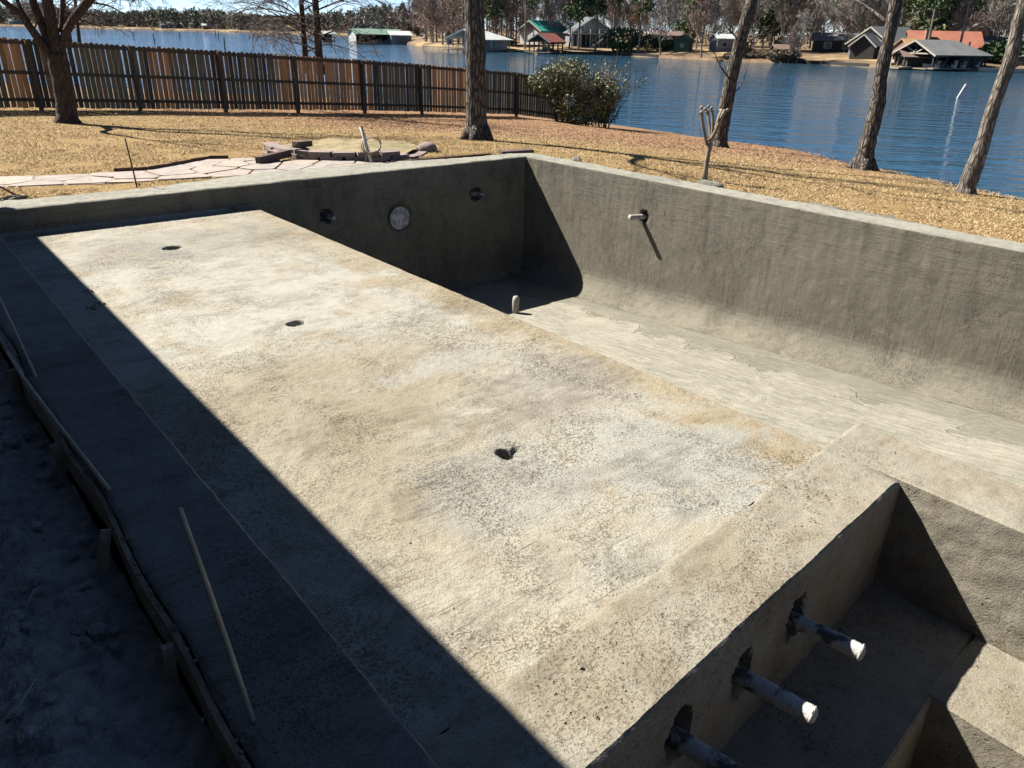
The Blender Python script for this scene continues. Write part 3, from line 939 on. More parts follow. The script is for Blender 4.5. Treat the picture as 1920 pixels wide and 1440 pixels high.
for i, s_ in enumerate(seeds):
    poly = [(s_[0] - 1, s_[1] - 1), (s_[0] + 1, s_[1] - 1), (s_[0] + 1, s_[1] + 1), (s_[0] - 1, s_[1] + 1)]
    for q in seeds:
        if q is s_: continue
        n = (q[0] - s_[0], q[1] - s_[1]); L = math.hypot(*n)
        if L > 2.2: continue
        n = (n[0] / L, n[1] / L); m_ = ((q[0] + s_[0]) / 2, (q[1] + s_[1]) / 2)
        poly = clip(poly, n, n[0] * m_[0] + n[1] * m_[1])
    # keep to the path: cut by the path's own edges that lie near
    for a, c in zip(PATH, PATH[1:] + PATH[:1]):
        a_, c_ = np.array(a), np.array(c); d = c_ - a_; L = np.linalg.norm(d); n = np.array([-d[1], d[0]]) / L
        tt = np.dot(np.array(s_) - a_, d) / (L * L)
        if -.25 < tt < 1.25:
            if np.dot(n, np.array(s_) - a_) > 0: n = -n
            if len(poly) >= 3: poly = clip(poly, n, np.dot(n, a_) - .0)
    if len(poly) < 3: continue
    poly = inset(poly, .011)
    if len(poly) < 3: continue
    # round the corners a little
    pp = []
    for k in range(len(poly)):
        a_, c_, e_ = np.array(poly[k - 1]), np.array(poly[k]), np.array(poly[(k + 1) % len(poly)])
        pp += [tuple(c_ + (a_ - c_) * .16), tuple(c_ + (a_ - c_) * .04 + (e_ - c_) * .04), tuple(c_ + (e_ - c_) * .16)]
    zt = float(terrain(*s_)) + .018 + rnd.uniform(-.005, .007)
    b = MB(); b.prism(pp, zt - .05, zt, .03); b.put('stone', M_STONE[i % 3], path)

RC = np.array([7.35, 13.95]); RR = 1.42
ring = thing('stone_ring', 'low round planting bed edged with two courses of pinkish stone blocks', 'planting bed', (RC[0], RC[1], -.1))
M_BLOCK = [simple('ring_stone_%d' % i, c1, c2, 5, 0.006, 25, 0.9) for i, (c1, c2) in enumerate((((.32, .24, .215), (.23, .18, .165)), ((.29, .235, .21), (.21, .175, .16))))]
for course in range(2):
    n = 22
    for i in range(n):
        a = 2 * math.pi * (i + .5 * course) / n + .03
        if course == 1 and not 2.5 < a < 5.0: continue
        if course == 0 and .2 < a < 1.5 and i % 3 == 0: continue
        c = RC + RR * np.array([math.cos(a), math.sin(a)])
        zz = float(terrain(*c)) + (.05 if 2.4 < a < 5.1 else .0) + .077 * course - .015
        if terrain(*c) < -.25: zz = -.12 + .077 * course
        b = MB(); b.box((c[0], c[1], zz), (.24 + rnd.uniform(-.03, .03), 2 * math.pi * RR / n - .018, .074), a + rnd.uniform(-.03, .03), j=.006)
        b.put('block', M_BLOCK[(i + course) % 2], ring)
b = MB(); m_ = 40
b.v = [(RC[0], RC[1], .0)] + [(RC[0] + (RR - .1) * math.cos(2 * math.pi * k / m_), RC[1] + (RR - .1) * math.sin(2 * math.pi * k / m_), -.02 + .02 * math.sin(k * 1.7)) for k in range(m_)]
b.f = [(0, 1 + k, 1 + (k + 1) % m_) for k in range(m_)]
b.put('soil', simple('bed_soil', (.36, .27, .15), (.20, .17, .08), 3, .02, 30), ring, True)
# skirt so the ring stands on the trench side
b = MB(); b.tube([(RC[0], RC[1], -.5), (RC[0], RC[1], -.06)], RR - .06, 40, False); b.put('footing', M_JOINT, ring)
o = MB()
for k in range(5):
    a = -.35 + k * .09
    o.ball((8.55 + .10 * k - .2, 13.0 + .02 * k, -.06), (.16, .10, .09), 8, 5, .2)
pst = MB().ball((8.66, 13.15, -.04), (.20, .16, .12), 12, 7, .12).put('boulder', M_BLOCK[0], None, True)
tag(pst, 'rounded pinkish boulder at the right end of the stone ring', 'boulder')
M_DKBLOCK = simple('dark_block', (.13, .085, .07), (.08, .06, .055), 5, .006, 25)
for i, (c, s_, yw, m_, lb) in enumerate((((6.05, 13.35, .0), (.30, .22, .10), .2, M_BLOCK[0], 'lowest pinkish block of the small stone stack left of the ring'),
                                        ((6.10, 13.40, .085), (.28, .22, .07), -.1, M_BLOCK[1], 'middle pinkish block of the small stone stack left of the ring'),
                                        ((6.18, 13.46, .175), (.30, .20, .10), .35, M_DKBLOCK, 'dark reddish brown block on top of the small stone stack'),
                                        ((5.86, 13.75, .01), (.42, .2, .10), .5, M_BLOCK[0], 'flat pinkish block on the grass behind the small stone stack'))):
    c = (c[0], c[1], c[2] + float(terrain(c[0], c[1])) + .05)
    tag(MB().box(c, s_, yw, j=.006).put('stone_block', m_), lb, 'stone block', 'loose stone blocks left of the ring')
tag(MB().beam((5.15, 13.02, .02), (5.85, 13.30, .06), .10, .12).put('timber', M_DKBLOCK), 'short dark beam put in for the shaded step side between the path and the stone stack', 'timber')  # added dark beam, stands in for the shaded side of a step
pts = [(3.0, 13.46), (3.5, 13.33), (3.9, 13.52), (4.3, 13.80), (4.7, 14.06), (5.0, 13.95)]
b = MB()
for p, q in zip(pts[:-1], pts[1:]):
    b.beam((p[0], p[1], float(terrain(*p)) + .03), (q[0], q[1], float(terrain(*q)) + .02), .012, .07)
tag(b.put('edging_strip', M_RUST), 'curved rusty steel edging strip along the back of the path', 'edging')
# white pole with a coil of hose
p0, p1 = np.array([6.82, 12.10, -.08]), np.array([6.70, 12.22, .56])
pole = thing('white_pole', 'leaning white plastic pole in front of the stone ring', 'pole', p0)
MB().tube([p0, p0 + (p1 - p0) * .5, p1], .028, 10).put('tube', simple('white_plastic', (.62, .61, .57), (.50, .48, .44), 6, 0, 40, .5), pole, True)
MB().tube([p0 + (p1 - p0) * 1.0, p0 + (p1 - p0) * 1.02], [.029, .022], 10).put('cap', M_STICK, pole)
b = MB()
cc = p0 + (p1 - p0) * .52 + np.array([.06, -.05, 0])
rt = np.array([.78, -.63, 0])
b.tube([cc + rt * .165 * math.cos(q) + np.array([.05, .05, .13]) * math.sin(q) * 1.0 for q in np.linspace(0, 2 * math.pi, 25)], .012, 6, False)
b.tube([cc + rt * .150 * math.cos(q) + np.array([.06, .04, .12]) * math.sin(q) + np.array([.01, -.02, .01]) for q in np.linspace(.3, 2 * math.pi - .2, 22)], .012, 6)
tag(b.put('hose_coil', simple('hose_rubber', (.42, .30, .19), (.33, .23, .15), 8, 0, 40, .6), None, True), 'loop of tan hose hung on the leaning white pole', 'hose')
for k, (x, y, hh, lb) in enumerate(((6.70, 12.12, .26, 'bent pale wire stake left of the white pole'), (6.98, 12.06, .28, 'bent pale wire stake right of the white pole'), (7.12, 11.96, .20, 'hooked pale wire stake at the coping right of the white pole'))):
    z = float(terrain(x, y))
    b = MB(); b.tube([(x, y, z), (x + .02, y, z + hh * .6), (x - .03, y + .01, z + hh), (x - .10, y + .02, z + hh * .9 - .04)] if k < 2 else [(x, y, z), (x + .01, y, z + hh), (x - .02, y, z + .04), (x - .16, y, z + .03)], .008, 6)
    tag(b.put('wire_stake', M_STICK), lb, 'wire stake', 'wire stakes by the white pole')
# boards outside the far coping and at its corner
tag(MB().beam((9.35, 11.72, -.05), (9.95, 11.50, -.03), .20, .16).put('corner_block', M_DKBLOCK), 'dark wooden block at the far corner of the coping', 'block')
b = MB(); b.beam((7.1, 12.32, -.18), (9.5, 12.22, -.19), .04, .22); tag(b.put('trench_board', M_RUST), 'dark board along the far side of the trench by the ring', 'board')

# ------------------------------------------------------------------ fence
FENCE_Y = lambda x: 25.9 + .12 * x
FTX = np.array([0, 3.27, 9.82, 15.4, 18.2, 23.74, 26.55, 29]); FTZ = np.array([1.86, 1.68, 1.315, .99, .806, .39, .02, -.3])
ftop = lambda x: float(np.interp(x, FTX, FTZ))
fence = thing('wooden_fence', 'long weathered wooden picket fence with some new orange pickets', 'fence', (14, 27.6, -.9))
W_ = lambda n_, a_, c_: simple(n_, a_, c_, 2.2, .003, 30, .9, stretch=(9, 9, 1))
M_PK = {'grey': [W_('picket_grey', (.26, .22, .165), (.15, .13, .095)), W_('picket_olive', (.23, .215, .135), (.12, .112, .07)), W_('picket_dark', (.12, .10, .08), (.055, .047, .04)), W_('picket_brown', (.30, .20, .125), (.17, .12, .08))],
        'new': [W_('picket_orange', (.74, .38, .16), (.58, .29, .12)), W_('picket_tan', (.56, .33, .17), (.42, .24, .12)), W_('picket_weathered', (.44, .25, .13), (.27, .17, .10)), W_('picket_orange_pale', (.76, .43, .20), (.60, .33, .15))]}
M_RAIL = W_('rail_wood', (.13, .105, .07), (.07, .058, .042))
AX = (np.array([1, .12, 0]) / math.hypot(1, .12), np.array([-.12, 1, 0]) / math.hypot(1, .12), np.array([0, 0, 1.0]))
nx_ = lambda px: (lambda d: 25.9 / (d[1] - .12 * d[0]) * d[0])(rayd(px, 150))
NEW = [(nx_(a), nx_(c)) for a, c in ((8, 57), (283, 321), (517, 552), (559, 673), (684, 698), (812, 875))]
x = 1.5; shared = {}
while x < 27.3:
    wd = rnd.choice((.128, .134, .140)); pitch = wd + rnd.choice((.008, .014, .02, .026))
    new = any(a < x < c for a, c in NEW)
    key = (wd, rnd.randrange(3), new, rnd.randrange(4))
    if key not in shared:
        h = 1.80 + rnd.uniform(-.012, .012); e = .028; t2 = .009
        prof = [(-wd / 2, 0), (wd / 2, 0), (wd / 2, h - e), (wd / 2 - e, h), (-wd / 2 + e, h), (-wd / 2, h - e)]
        v = [(p[0], -t2, p[1]) for p in prof] + [(p[0], t2, p[1]) for p in prof]
        f = [(0, 1, 2, 3, 4, 5), (11, 10, 9, 8, 7, 6)] + [(i, i + 6, (i + 1) % 6 + 6, (i + 1) % 6) for i in range(6)]
        me = mk_mesh('picket', v, f); me.materials.append(M_PK['new' if new else 'grey'][key[3] % 4]); shared[key] = me
    o = bpy.data.objects.new('picket', shared[key]); COL.objects.link(o); o.parent = fence
    o.location = Vector((x - 14, FENCE_Y(x) + .045 - 27.6, ftop(x) - 1.80 + rnd.uniform(-.012, .012) + .9))
    o.rotation_euler = (rnd.uniform(-.008, .008), rnd.uniform(-.012, .012), .1194 + rnd.uniform(-.03, .03))
    x += pitch
posts = [1.55, 4.3, 7.03, 9.8, 12.52, 15.4, 18.22, 21.0, 23.8, 26.6]
for i, x in enumerate(posts):
    MB().box((x, FENCE_Y(x) - .055, ftop(x) - 1.0), (.105, .10, 1.95), .1194).put('post', M_RAIL, fence)
    if i:
        a_ = posts[i - 1]
        for dz_, th in ((-.10, .10), (-.87, .09), (-1.58, .09)):
            MB().beam((a_, FENCE_Y(a_) + .012, ftop(a_) + dz_), (x - .004, FENCE_Y(x - .004) + .012, ftop(x) + dz_), .042, th).put('rail', M_RAIL, fence)

# ------------------------------------------------------------------ trees of the yard
B_GREY = bark('bark_grey', (.07, .06, .05), (.34, .295, .25), 1.0, .045)
B_BROWN = bark('bark_brown', (.055, .042, .034), (.16, .115, .09), 1.1, .02)
B_PALE = bark('bark_pale', (.14, .12, .10), (.42, .37, .315), 1.0, .03)
B_SMOOTH = simple('bark_smooth', (.36, .29, .215), (.26, .21, .16), 6, .004, 40)
B_TWIG = simple('twig_bark', (.13, .10, .08), (.09, .07, .06), 4, 0, 30)
B_FARTWIG = simple('far_twig', (.40, .355, .31), (.28, .25, .22), .4, 0, 3)
B_RUSTTWIG = simple('cypress_twig', (.40, .28, .22), (.29, .21, .17), .4, 0, 3)
B_FARTRUNK = simple('far_trunk', (.33, .28, .24), (.19, .16, .14), .6, 0, 3)


def depth(p):
    return float((M.T @ (np.array(p) - EYE))[2])


def unit(a):
    a = np.array(a, float); return a / (np.linalg.norm(a) + 1e-9)


def grow(mb, p, d, L, r, lev, kids, droop=0.0, wob_=.25, sides=(8, 6, 4, 3, 3), up=.15, r_end=.35, spread=(.5, 1.0), kr=.62, kl=.62, start=.25, rmin=.004):
    n = 6 if lev < 2 else 4 if lev < 4 else 3
    pts = [np.array(p, float)]; d = unit(d); seg = L / (n - 1); dirs = [d]
    for i in range(n - 1):
        d = unit(d + np.array([rnd.gauss(0, wob_), rnd.gauss(0, wob_), rnd.gauss(0, wob_) * .7]) * .5 + np.array([0, 0, up - droop * (i + 1) / n]))
        pts.append(pts[-1] + d * seg); dirs.append(d)
    rr = [max(rmin, r * (1 - (1 - r_end) * i / (n - 1))) for i in range(n)]
    mb.tube(pts, rr, sides[min(lev, len(sides) - 1)], lev < 2)
    if lev >= len(kids): return
    for k in range(kids[lev]):
        q = start + (1 - start) * (k + rnd.random() * .8) / kids[lev]
        i = min(n - 2, int(q * (n - 1))); fr = q * (n - 1) - i
        pp = pts[i] + (pts[i + 1] - pts[i]) * fr
        ax = unit(np.cross(dirs[i], np.array([rnd.gauss(0, 1), rnd.gauss(0, 1), rnd.gauss(0, 1)])))
        an = rnd.uniform(*spread)
        nd = dirs[i] * math.cos(an) + ax * math.sin(an)
        grow(mb, pp, nd, L * kl * rnd.uniform(.7, 1.15) * (1.15 - .4 * q), max(rmin, rr[i] * kr * rnd.uniform(.8, 1.1)), lev + 1, kids, droop, wob_, sides, up, r_end, spread, kr, kl, .2, rmin)


def img_line(pts, dist, dd=0.0):
    out = []; rad = []
    for i, q in enumerate(pts):
        p = P(q[0], q[1], dist + dd * i / max(1, len(pts) - 1)); out.append(p); rad.append(q[2] * .5 * depth(p) / F)
    return out, rad


def smooth_line(pts, rad, k=3):
    pts = np.array(pts); n = len(pts); tt = np.arange(n); q = np.linspace(0, n - 1, (n - 1) * k + 1)
    o = np.stack([np.interp(q, tt, pts[:, i]) for i in range(3)], 1)
    o2 = o.copy(); o2[1:-1] = (o[:-2] + 2 * o[1:-1] + o[2:]) / 4
    return [p for p in o2], list(np.interp(q, tt, rad))


def trunk_mesh(mb, pts, rad, sides=16, bump=.06, flare=None):
    pts, rad = smooth_line(pts, rad, 3)
    n0 = len(mb.v)
    rad = [r * (1 + rnd.uniform(-bump, bump)) for r in rad]
    mb.tube(pts, rad, sides, True, bump * .5)
    return pts, rad


def yard_tree(name, label, line, dist, barkm, kids, top_len, limbs=(), dd=0.0, fork=3, group='trees of the yard', roots=True, **kw):
    pts, rad = img_line(line, dist, dd)
    root = thing(name, label, 'tree', pts[0], group)
    mb = MB(); sp, sr = trunk_mesh(mb, [pts[0] - np.array([0, 0, .25])] + pts, [rad[0] * 1.1] + rad)
    if roots:
        for k in range(5):
            a = k * 1.26 + rnd.uniform(-.3, .3); dv = np.array([math.cos(a), math.sin(a), 0]); r0 = rad[0]
            mb.tube([pts[0] + dv * r0 * .45 + np.array([0, 0, r0 * .9]), pts[0] + dv * r0 * .85 + np.array([0, 0, r0 * .25]), pts[0] + dv * r0 * 1.35 + np.array([0, 0, -.06])], [r0 * .34, r0 * .30, r0 * .14], 8)
    mb.put('trunk', barkm, root, True)
    for (ll, ddist, kk) in limbs:
        lp, lr = img_line(ll, dist, ddist)
        m2 = MB(); trunk_mesh(m2, lp, lr, 10, .05)
        e = unit(lp[-1] - lp[-2])
        if kk: grow(m2, lp[-1] - e * .05, e, kk[0], lr[-1], 0, kk[1], **kw)
        m2.put('limb', barkm, root, True)
    if top_len:
        m3 = MB(); e = unit(pts[-1] - pts[-3])
        grow(m3, pts[-1] - e * .1, e, top_len, rad[-1], 0, kids, **kw)
        for k in range(fork):
            a = rnd.uniform(0, 6.28); nd = unit(e + .8 * np.array([math.cos(a), math.sin(a), rnd.uniform(-.2, .3)]))
            grow(m3, pts[-1], nd, top_len * .7, rad[-1] * .6, 1, kids, **kw)
        m3.put('branches', barkm, root, True)
    return root


yard_tree('oak_tree', 'big straight grey trunk standing between the pool corner and the fence', [(897, 266, 60), (895, 252, 48), (893, 230, 41), (892, 190, 38), (892, 140, 38), (892, 90, 40), (890, 40, 38), (888, 0, 36), (886, -60, 34), (884, -140, 31), (880, -230, 27), (876, -310, 22)],
          19.2, B_GREY, (5, 5, 4), 4.5, limbs=(([(885, -70, 22), (920, -140, 20), (985, -215, 17), (1050, -270, 13)], .8, (3.4, (5, 5, 4))), ([(884, -110, 20), (850, -180, 18), (790, -240, 15), (735, -300, 12)], -.8, (3.4, (5, 5, 4))), ([(880, -180, 18), (905, -260, 16), (955, -340, 13)], -1.6, (3.2, (5, 5, 4)))))
yard_tree('leaning_tree', 'dark leaning trunk with knots right behind the small pruned tree', [(1346, 277, 36), (1349, 262, 30), (1356, 228, 26), (1361, 200, 25), (1370, 150, 25), (1382, 100, 24), (1395, 50, 23), (1404, 26, 27), (1410, 0, 21), (1422, -50, 20), (1436, -110, 18)],
          26.0, B_GREY, (5, 5, 4), 4.5, limbs=(([(1392, 92, 5), (1412, 70, 3), (1440, 62, 1.5)], .6, (1.2, (3, 3))), ([(1371, 150, 4), (1352, 128, 2.5), (1340, 100, 1.5)], -.4, (1.0, (3, 2))), ([(1388, 76, 4), (1362, 52, 2.2), (1352, 30, 1.4)], -.4, (1.0, (3, 2))), ([(1365, 178, 4), (1385, 168, 2.5), (1398, 140, 1.4)], .3, (1.2, (3, 2)))))
yard_tree('waterside_tree', 'grey trunk bent at a knee on the lake edge, beside the water', [(1615, 322, 50), (1617, 310, 40), (1621, 295, 33), (1627, 268, 29), (1638, 228, 27), (1647, 192, 28), (1650, 150, 23), (1660, 100, 23), (1671, 50, 22), (1681, 0, 22), (1694, -60, 20), (1706, -120, 18)],
          22.0, B_GREY, (5, 5, 4), 4.2, limbs=(([(1663, 42, 7), (1640, 22, 5), (1604, -2, 3)], .8, (1.6, (4, 3, 3))),))
yard_tree('slanted_tree', 'smooth pale trunk slanting right with a fork, nearest the right edge', [(1808, 366, 36), (1812, 352, 31), (1822, 325, 29), (1841, 275, 26), (1851, 238, 25), (1862, 200, 24), (1880, 150, 24), (1895, 115, 25), (1906, 60, 24), (1922, 0, 22), (1940, -60, 20)],
          18.1, B_PALE, (5, 5, 4), 4.0, limbs=(([(1898, 122, 16), (1930, 104, 13), (1970, 92, 10)], .6, (2.0, (4, 3, 3))),))
yard_tree('multi_trunk_tree', 'dark tree dividing into several limbs in front of the left fence', [(128, 236, 44), (127, 226, 37), (122, 190, 33), (116, 150, 33), (110, 118, 36), (106, 100, 36)],
          23.1, B_BROWN, (4, 4, 3), 0, limbs=(
              ([(100, 112, 14), (80, 86, 14), (58, 55, 13), (38, 26, 12), (8, 4, 12), (-16, -22, 12), (-60, -90, 11), (-95, -170, 10)], -.5, (3.2, (5, 5, 4))),
              ([(92, 95, 9), (72, 68, 9), (52, 40, 8), (34, 8, 7), (26, -22, 6)], .5, (2.8, (5, 4, 3))),
              ([(104, 108, 17), (90, 76, 16), (76, 40, 15), (62, 4, 14), (52, -40, 14), (30, -120, 13), (18, -210, 11)], .4, (3.2, (5, 5, 4))),
              ([(108, 108, 22), (102, 72, 20), (96, 36, 20), (88, 0, 19), (84, -50, 18), (86, -140, 16), (80, -240, 13)], -.2, (3.4, (5, 5, 4))),
              ([(112, 106, 16), (119, 72, 15), (132, 44, 16), (150, 20, 17), (168, 0, 16), (196, -34, 16), (240, -110, 14), (262, -190, 12)], -.4, (3.4, (5, 5, 4))),
              ([(114, 60, 8), (116, 30, 8), (117, 0, 8), (120, -40, 8), (136, -120, 7)], .4, (2.6, (4, 4, 3))),
              ([(150, 22, 4), (172, 26, 2.5), (205, 36, 1.6)], -.3, (1.0, (5, 4, 3))),
              ([(140, 34, 4), (168, 42, 2.2), (196, 52, 1.3)], .3, (.9, (5, 4, 2))),
              ([(168, 4, 4), (205, 10, 3), (235, 28, 1.6)], .2, (.9, (5, 4, 2))),
              ([(70, 40, 4), (62, 60, 2.2), (70, 78, 1.2)], .2, (.7, (5, 3))),
          ))
# pruned crape myrtle
pts, rad = img_line([(1320, 342, 13), (1321, 335, 11), (1324, 312, 9), (1328, 288, 8.5), (1332, 268, 9)], 14.0)
cm = thing('pruned_tree', 'small pale pruned tree with knobbed stubs beside the long coping', 'tree', pts[0], 'trees of the yard')
mb = MB(); trunk_mesh(mb, [pts[0] - np.array([0, 0, .15])] + pts, [rad[0]] + rad, 12, .05); mb.put('trunk', B_SMOOTH, cm, True)
for ll, dd_ in (([(1326, 272, 6), (1321, 250, 6), (1317, 228, 6), (1315, 208, 6.5)], -.1), ([(1332, 262, 5.5), (1331, 240, 5), (1328, 220, 5), (1327, 206, 6)], .12), ([(1334, 262, 6), (1337, 240, 5.5), (1337, 220, 5.5), (1335, 206, 6)], -.05),
                ([(1331, 266, 7.5), (1341, 248, 7), (1350, 228, 6.5), (1357, 210, 6)], -.12), ([(1340, 250, 5.5), (1344, 232, 5.5), (1350, 215, 5.5), (1354, 206, 6)], .1)):
    lp, lr = img_line(ll, 14.0, dd_); m2 = MB(); trunk_mesh(m2, lp, lr, 8, .06)
    for k in range(2):
        e = lp[-1] + np.array([rnd.gauss(0, .035), rnd.gauss(0, .035), rnd.gauss(.0, .03)]); m2.ball(e, (lr[-1] * 1.1, lr[-1] * 1.1, lr[-1] * 1.0), 7, 5, .2)
    m2.put('stub', B_SMOOTH, cm, True)


# bare trees beyond the fence, with drooping fine branches
def bald(name, label, line, dist, n_br, L, seed_, ylim=(0.35, 1.0)):
    pts, rad = img_line(line, dist)
    root = thing(name, label, 'tree', pts[0], 'bare trees beyond the fence')
    mb = MB(); sp_, sr_ = trunk_mesh(mb, pts, rad, 12, .05); mb.put('trunk', B_BROWN, root, True)
    m2 = MB()
    for k in range(n_br):
        q = ylim[0] + (ylim[1] - ylim[0]) * (k + rnd.random()) / n_br; i = min(len(sp_) - 2, int(q * (len(sp_) - 1)))
        a = rnd.uniform(0, 6.28); r0 = min(.03, sr_[i] * .30)
        grow(m2, sp_[i], (math.cos(a), math.sin(a), .35), L * rnd.uniform(.6, 1.1), r0, 0, (7, 5, 3), droop=.42, wob_=.22, up=.10, spread=(.35, .8), kr=.55, kl=.5, sides=(5, 4, 3, 3), rmin=.0045)
    m2.put('branches', B_TWIG, root, True)


bald('bare_tree', 'bare tree with a thicker trunk of the pair beyond the fence', [(601, 140, 17), (598, 108, 15), (596, 70, 14), (593, 30, 13), (591, 0, 12.5), (588, -60, 11), (584, -140, 8), (580, -220, 5)], 31.0, 20, 3.4, 1, (.12, .9))
bald('bare_tree', 'bare tree with a thinner trunk of the pair beyond the fence', [(575, 138, 11.5), (572, 100, 11), (569, 60, 10), (566, 20, 9.5), (563, -20, 9), (558, -90, 7), (554, -170, 5)], 31.8, 16, 3.2, 2, (.15, .9))
bald('bare_tree', 'thin bare trunk beyond the fence just right of the many limbed tree', [(150, 90, 7), (147, 60, 6.5), (143, 25, 6), (140, -10, 5.5), (136, -80, 4)], 32.5, 8, 2.6, 3, (.35, .9))
bald('bare_tree', 'bare trunk beyond the fence half hidden by the many limbed tree', [(132, 90, 11), (129, 70, 10), (124, 40, 9), (120, 10, 8), (114, -60, 6)], 33.5, 8, 2.6, 4, (.35, .9))

# the shrub at the end of the fence
M_LEAF = []
for i, (c1, c2) in enumerate((((.22, .23, .10), (.13, .15, .06)), ((.34, .325, .16), (.23, .235, .11)), ((.11, .135, .055), (.06, .085, .035)))):
    M_LEAF.append(simple('shrub_leaf_%d' % i, c1, c2, 2.5, 0, 20, .55, .35))


def leaf_cloud(pts, size, flat=.0):
    """little four cornered leaves, each turned its own way"""
    n = len(pts)
    a = RNG.normal(size=(n, 3)); a /= np.linalg.norm(a, axis=1, keepdims=True)
    b2 = np.cross(a, RNG.normal(size=(n, 3))); b2 /= np.linalg.norm(b2, axis=1, keepdims=True)
    s = size * RNG.uniform(.6, 1.25, (n, 1))
    v = np.stack([pts - a * s, pts + b2 * s * .42, pts + a * s, pts - b2 * s * .42], 1).reshape(-1, 3)
    return v, np.arange(4 * n).reshape(-1, 4)


sc_ = P(1090, 236, 37.0); sc_[2] = float(terrain(sc_[0], sc_[1]))
shrub = thing('shrub', 'large loose evergreen shrub overhanging the end of the fence by the water', 'shrub', sc_)
rtv = unit(np.cross(np.array([sc_[0], sc_[1], 0]), (0, 0, 1))); awv = unit((sc_[0], sc_[1], 0))
lumps = [(-1.1, .3, 2.15, .95, .75), (-.35, .2, 2.35, 1.0, .85), (.35, .0, 1.75, 1.1, .85), (1.05, -.2, 1.35, .95, .85), (.55, -.3, .8, 1.0, .7), (-.3, 0, 1.1, 1.0, .8), (1.2, -.1, .65, .7, .55), (-1.7, .5, 1.9, .55, .5), (-.1, -.2, .5, .8, .5)]
clouds = [[], [], []]
for (dx1, dy1, dz1, rh, rv) in lumps:
    n = int(4200 * rh * rv)
    q = RNG.normal(size=(n, 3)); q /= np.linalg.norm(q, axis=1, keepdims=True)
    rr = RNG.uniform(.35, 1.08, (n, 1)) ** .6
    q = q * rr * (1 + .22 * fbm(q[:, :1] * 2 + dx1, q[:, 1:2] * 2 + dz1, 2.5, 2, 3))
    p = sc_ + rtv * (dx1 * 1.08 - .22) + awv * dy1 + np.array([0, 0, dz1 * .88])
    rh *= .92; rv *= .90
    p = p + q[:, :1] * rtv * rh + q[:, 1:2] * awv * rh + q[:, 2:3] * np.array([[0, 0, rv]])
    p = p[fbm(p[:, 0], p[:, 2] + p[:, 1], 2.6, 2, 8) > -.2]
    k = RNG.integers(0, 10, len(p))
    for i, sel in enumerate((k < 4, (k >= 4) & (k < 7), k >= 7)): clouds[i].append(p[sel])
st = MB()
for k in range(46):
    a = rnd.uniform(0, 6.28); base = sc_ + rtv * rnd.uniform(-1.2, 1.3) + awv * rnd.uniform(-.4, .4) + np.array([0, 0, -.1])
    grow(st, base, (rtv * rnd.uniform(-.55, .5) + awv * rnd.uniform(-.3, .3) + np.array([0, 0, 1])), rnd.uniform(1.5, 2.3), .025, 1, (0, 5, 4), wob_=.3, up=.12, droop=.1, spread=(.3, .7), sides=(5, 4, 3, 3), rmin=.005)
tips = np.array(st.v)[RNG.integers(0, len(st.v), 2600)]
clouds[1].append(tips[tips[:, 2] > sc_[2] + .8] + RNG.normal(0, .05, (int((tips[:, 2] > sc_[2] + .8).sum()), 3)))
st.put('stems', B_TWIG, shrub)
for i in range(3):
    v, f = leaf_cloud(np.concatenate(clouds[i]), .062)
    tag(put('foliage', v, f, M_LEAF[i], shrub), None, None, None, 'stuff')

# ------------------------------------------------------------------ grass and fallen leaves
def lawn_points(n, r0, r1):
    r = np.exp(RNG.uniform(math.log(r0), math.log(r1), n)); a = RNG.uniform(math.radians(8), math.radians(90), n)
    x, y = r * np.cos(a), r * np.sin(a)
    ok = (shore_dist(x, y) > .12) & ~((x < 10.35) & (y < far_out(x) + .05)) & ~((x > .3) & (x < 10.25) & (y < 11.7)) & (x > .9)
    ok &= np.hypot(x - RC[0], y - RC[1]) > RR + .15
    ok &= ~((x > 6.8) & (x < 9.9) & (y < 12.5))
    x, y = x[ok], y[ok]
    inp = np.array([in_poly(a_, b_, PATH) for a_, b_ in zip(x, y)]) if len(x) else np.zeros(0, bool)
    keep = ~inp | (RNG.random(len(x)) < .03)
    return x[keep], y[keep]


t = NT('dry_grass_blades'); v_ = t.vec()
n1 = t.noise(v_, 40, 2, .6); n2 = t.noise(v_, 1.2, 4, .6)
cg = t.mix(t.ramp(n1, .38, .62), (.76, .585, .32), (.34, .235, .13))
cg = t.mix(t.ramp(n2, .58, .72, 0, .55), cg, (.20, .19, .075))
M_BLADE = t.fin(cg, .8, None, .2)
x, y = lawn_points(230000, 11.3, 33)
kp = fbm(x, y, 1.1, 3, 55) > -.35
far_leaf = .62 * x + .38 * y + 1.2 * fbm(x, y, .8, 3, 66)
kp &= (far_leaf < 17.2) | (RNG.random(len(x)) < .25)
x, y = x[kp], y[kp]
z = terrain(x, y)
dist = np.hypot(x, y); hgt = RNG.uniform(.010, .036, len(x)); wdt = RNG.uniform(.003, .006, len(x)) * (.6 + dist / 18)
a = RNG.uniform(0, 6.28, len(x)); l = RNG.uniform(.012, .06, len(x)); a2 = RNG.uniform(0, 6.28, len(x))
v = np.stack([np.stack([x - wdt * np.cos(a), y - wdt * np.sin(a), z - .004], -1), np.stack([x + wdt * np.cos(a), y + wdt * np.sin(a), z - .004], -1), np.stack([x + l * np.cos(a2), y + l * np.sin(a2), z + hgt], -1)], 1).reshape(-1, 3)
o = put('grass', v, np.arange(len(v)).reshape(-1, 3), M_BLADE); tag(o, 'short dry tan grass over the lawn', None, None, 'stuff')
t = NT('fallen_leaves_tone'); v_ = t.vec(); n1 = t.noise(v_, 23, 2, .6)
M_LITTER = t.fin(t.mix(t.ramp(n1, .3, .7), (.36, .20, .115), (.19, .10, .06)), .75, None, .25)
x, y = lawn_points(60000, 11.3, 36)
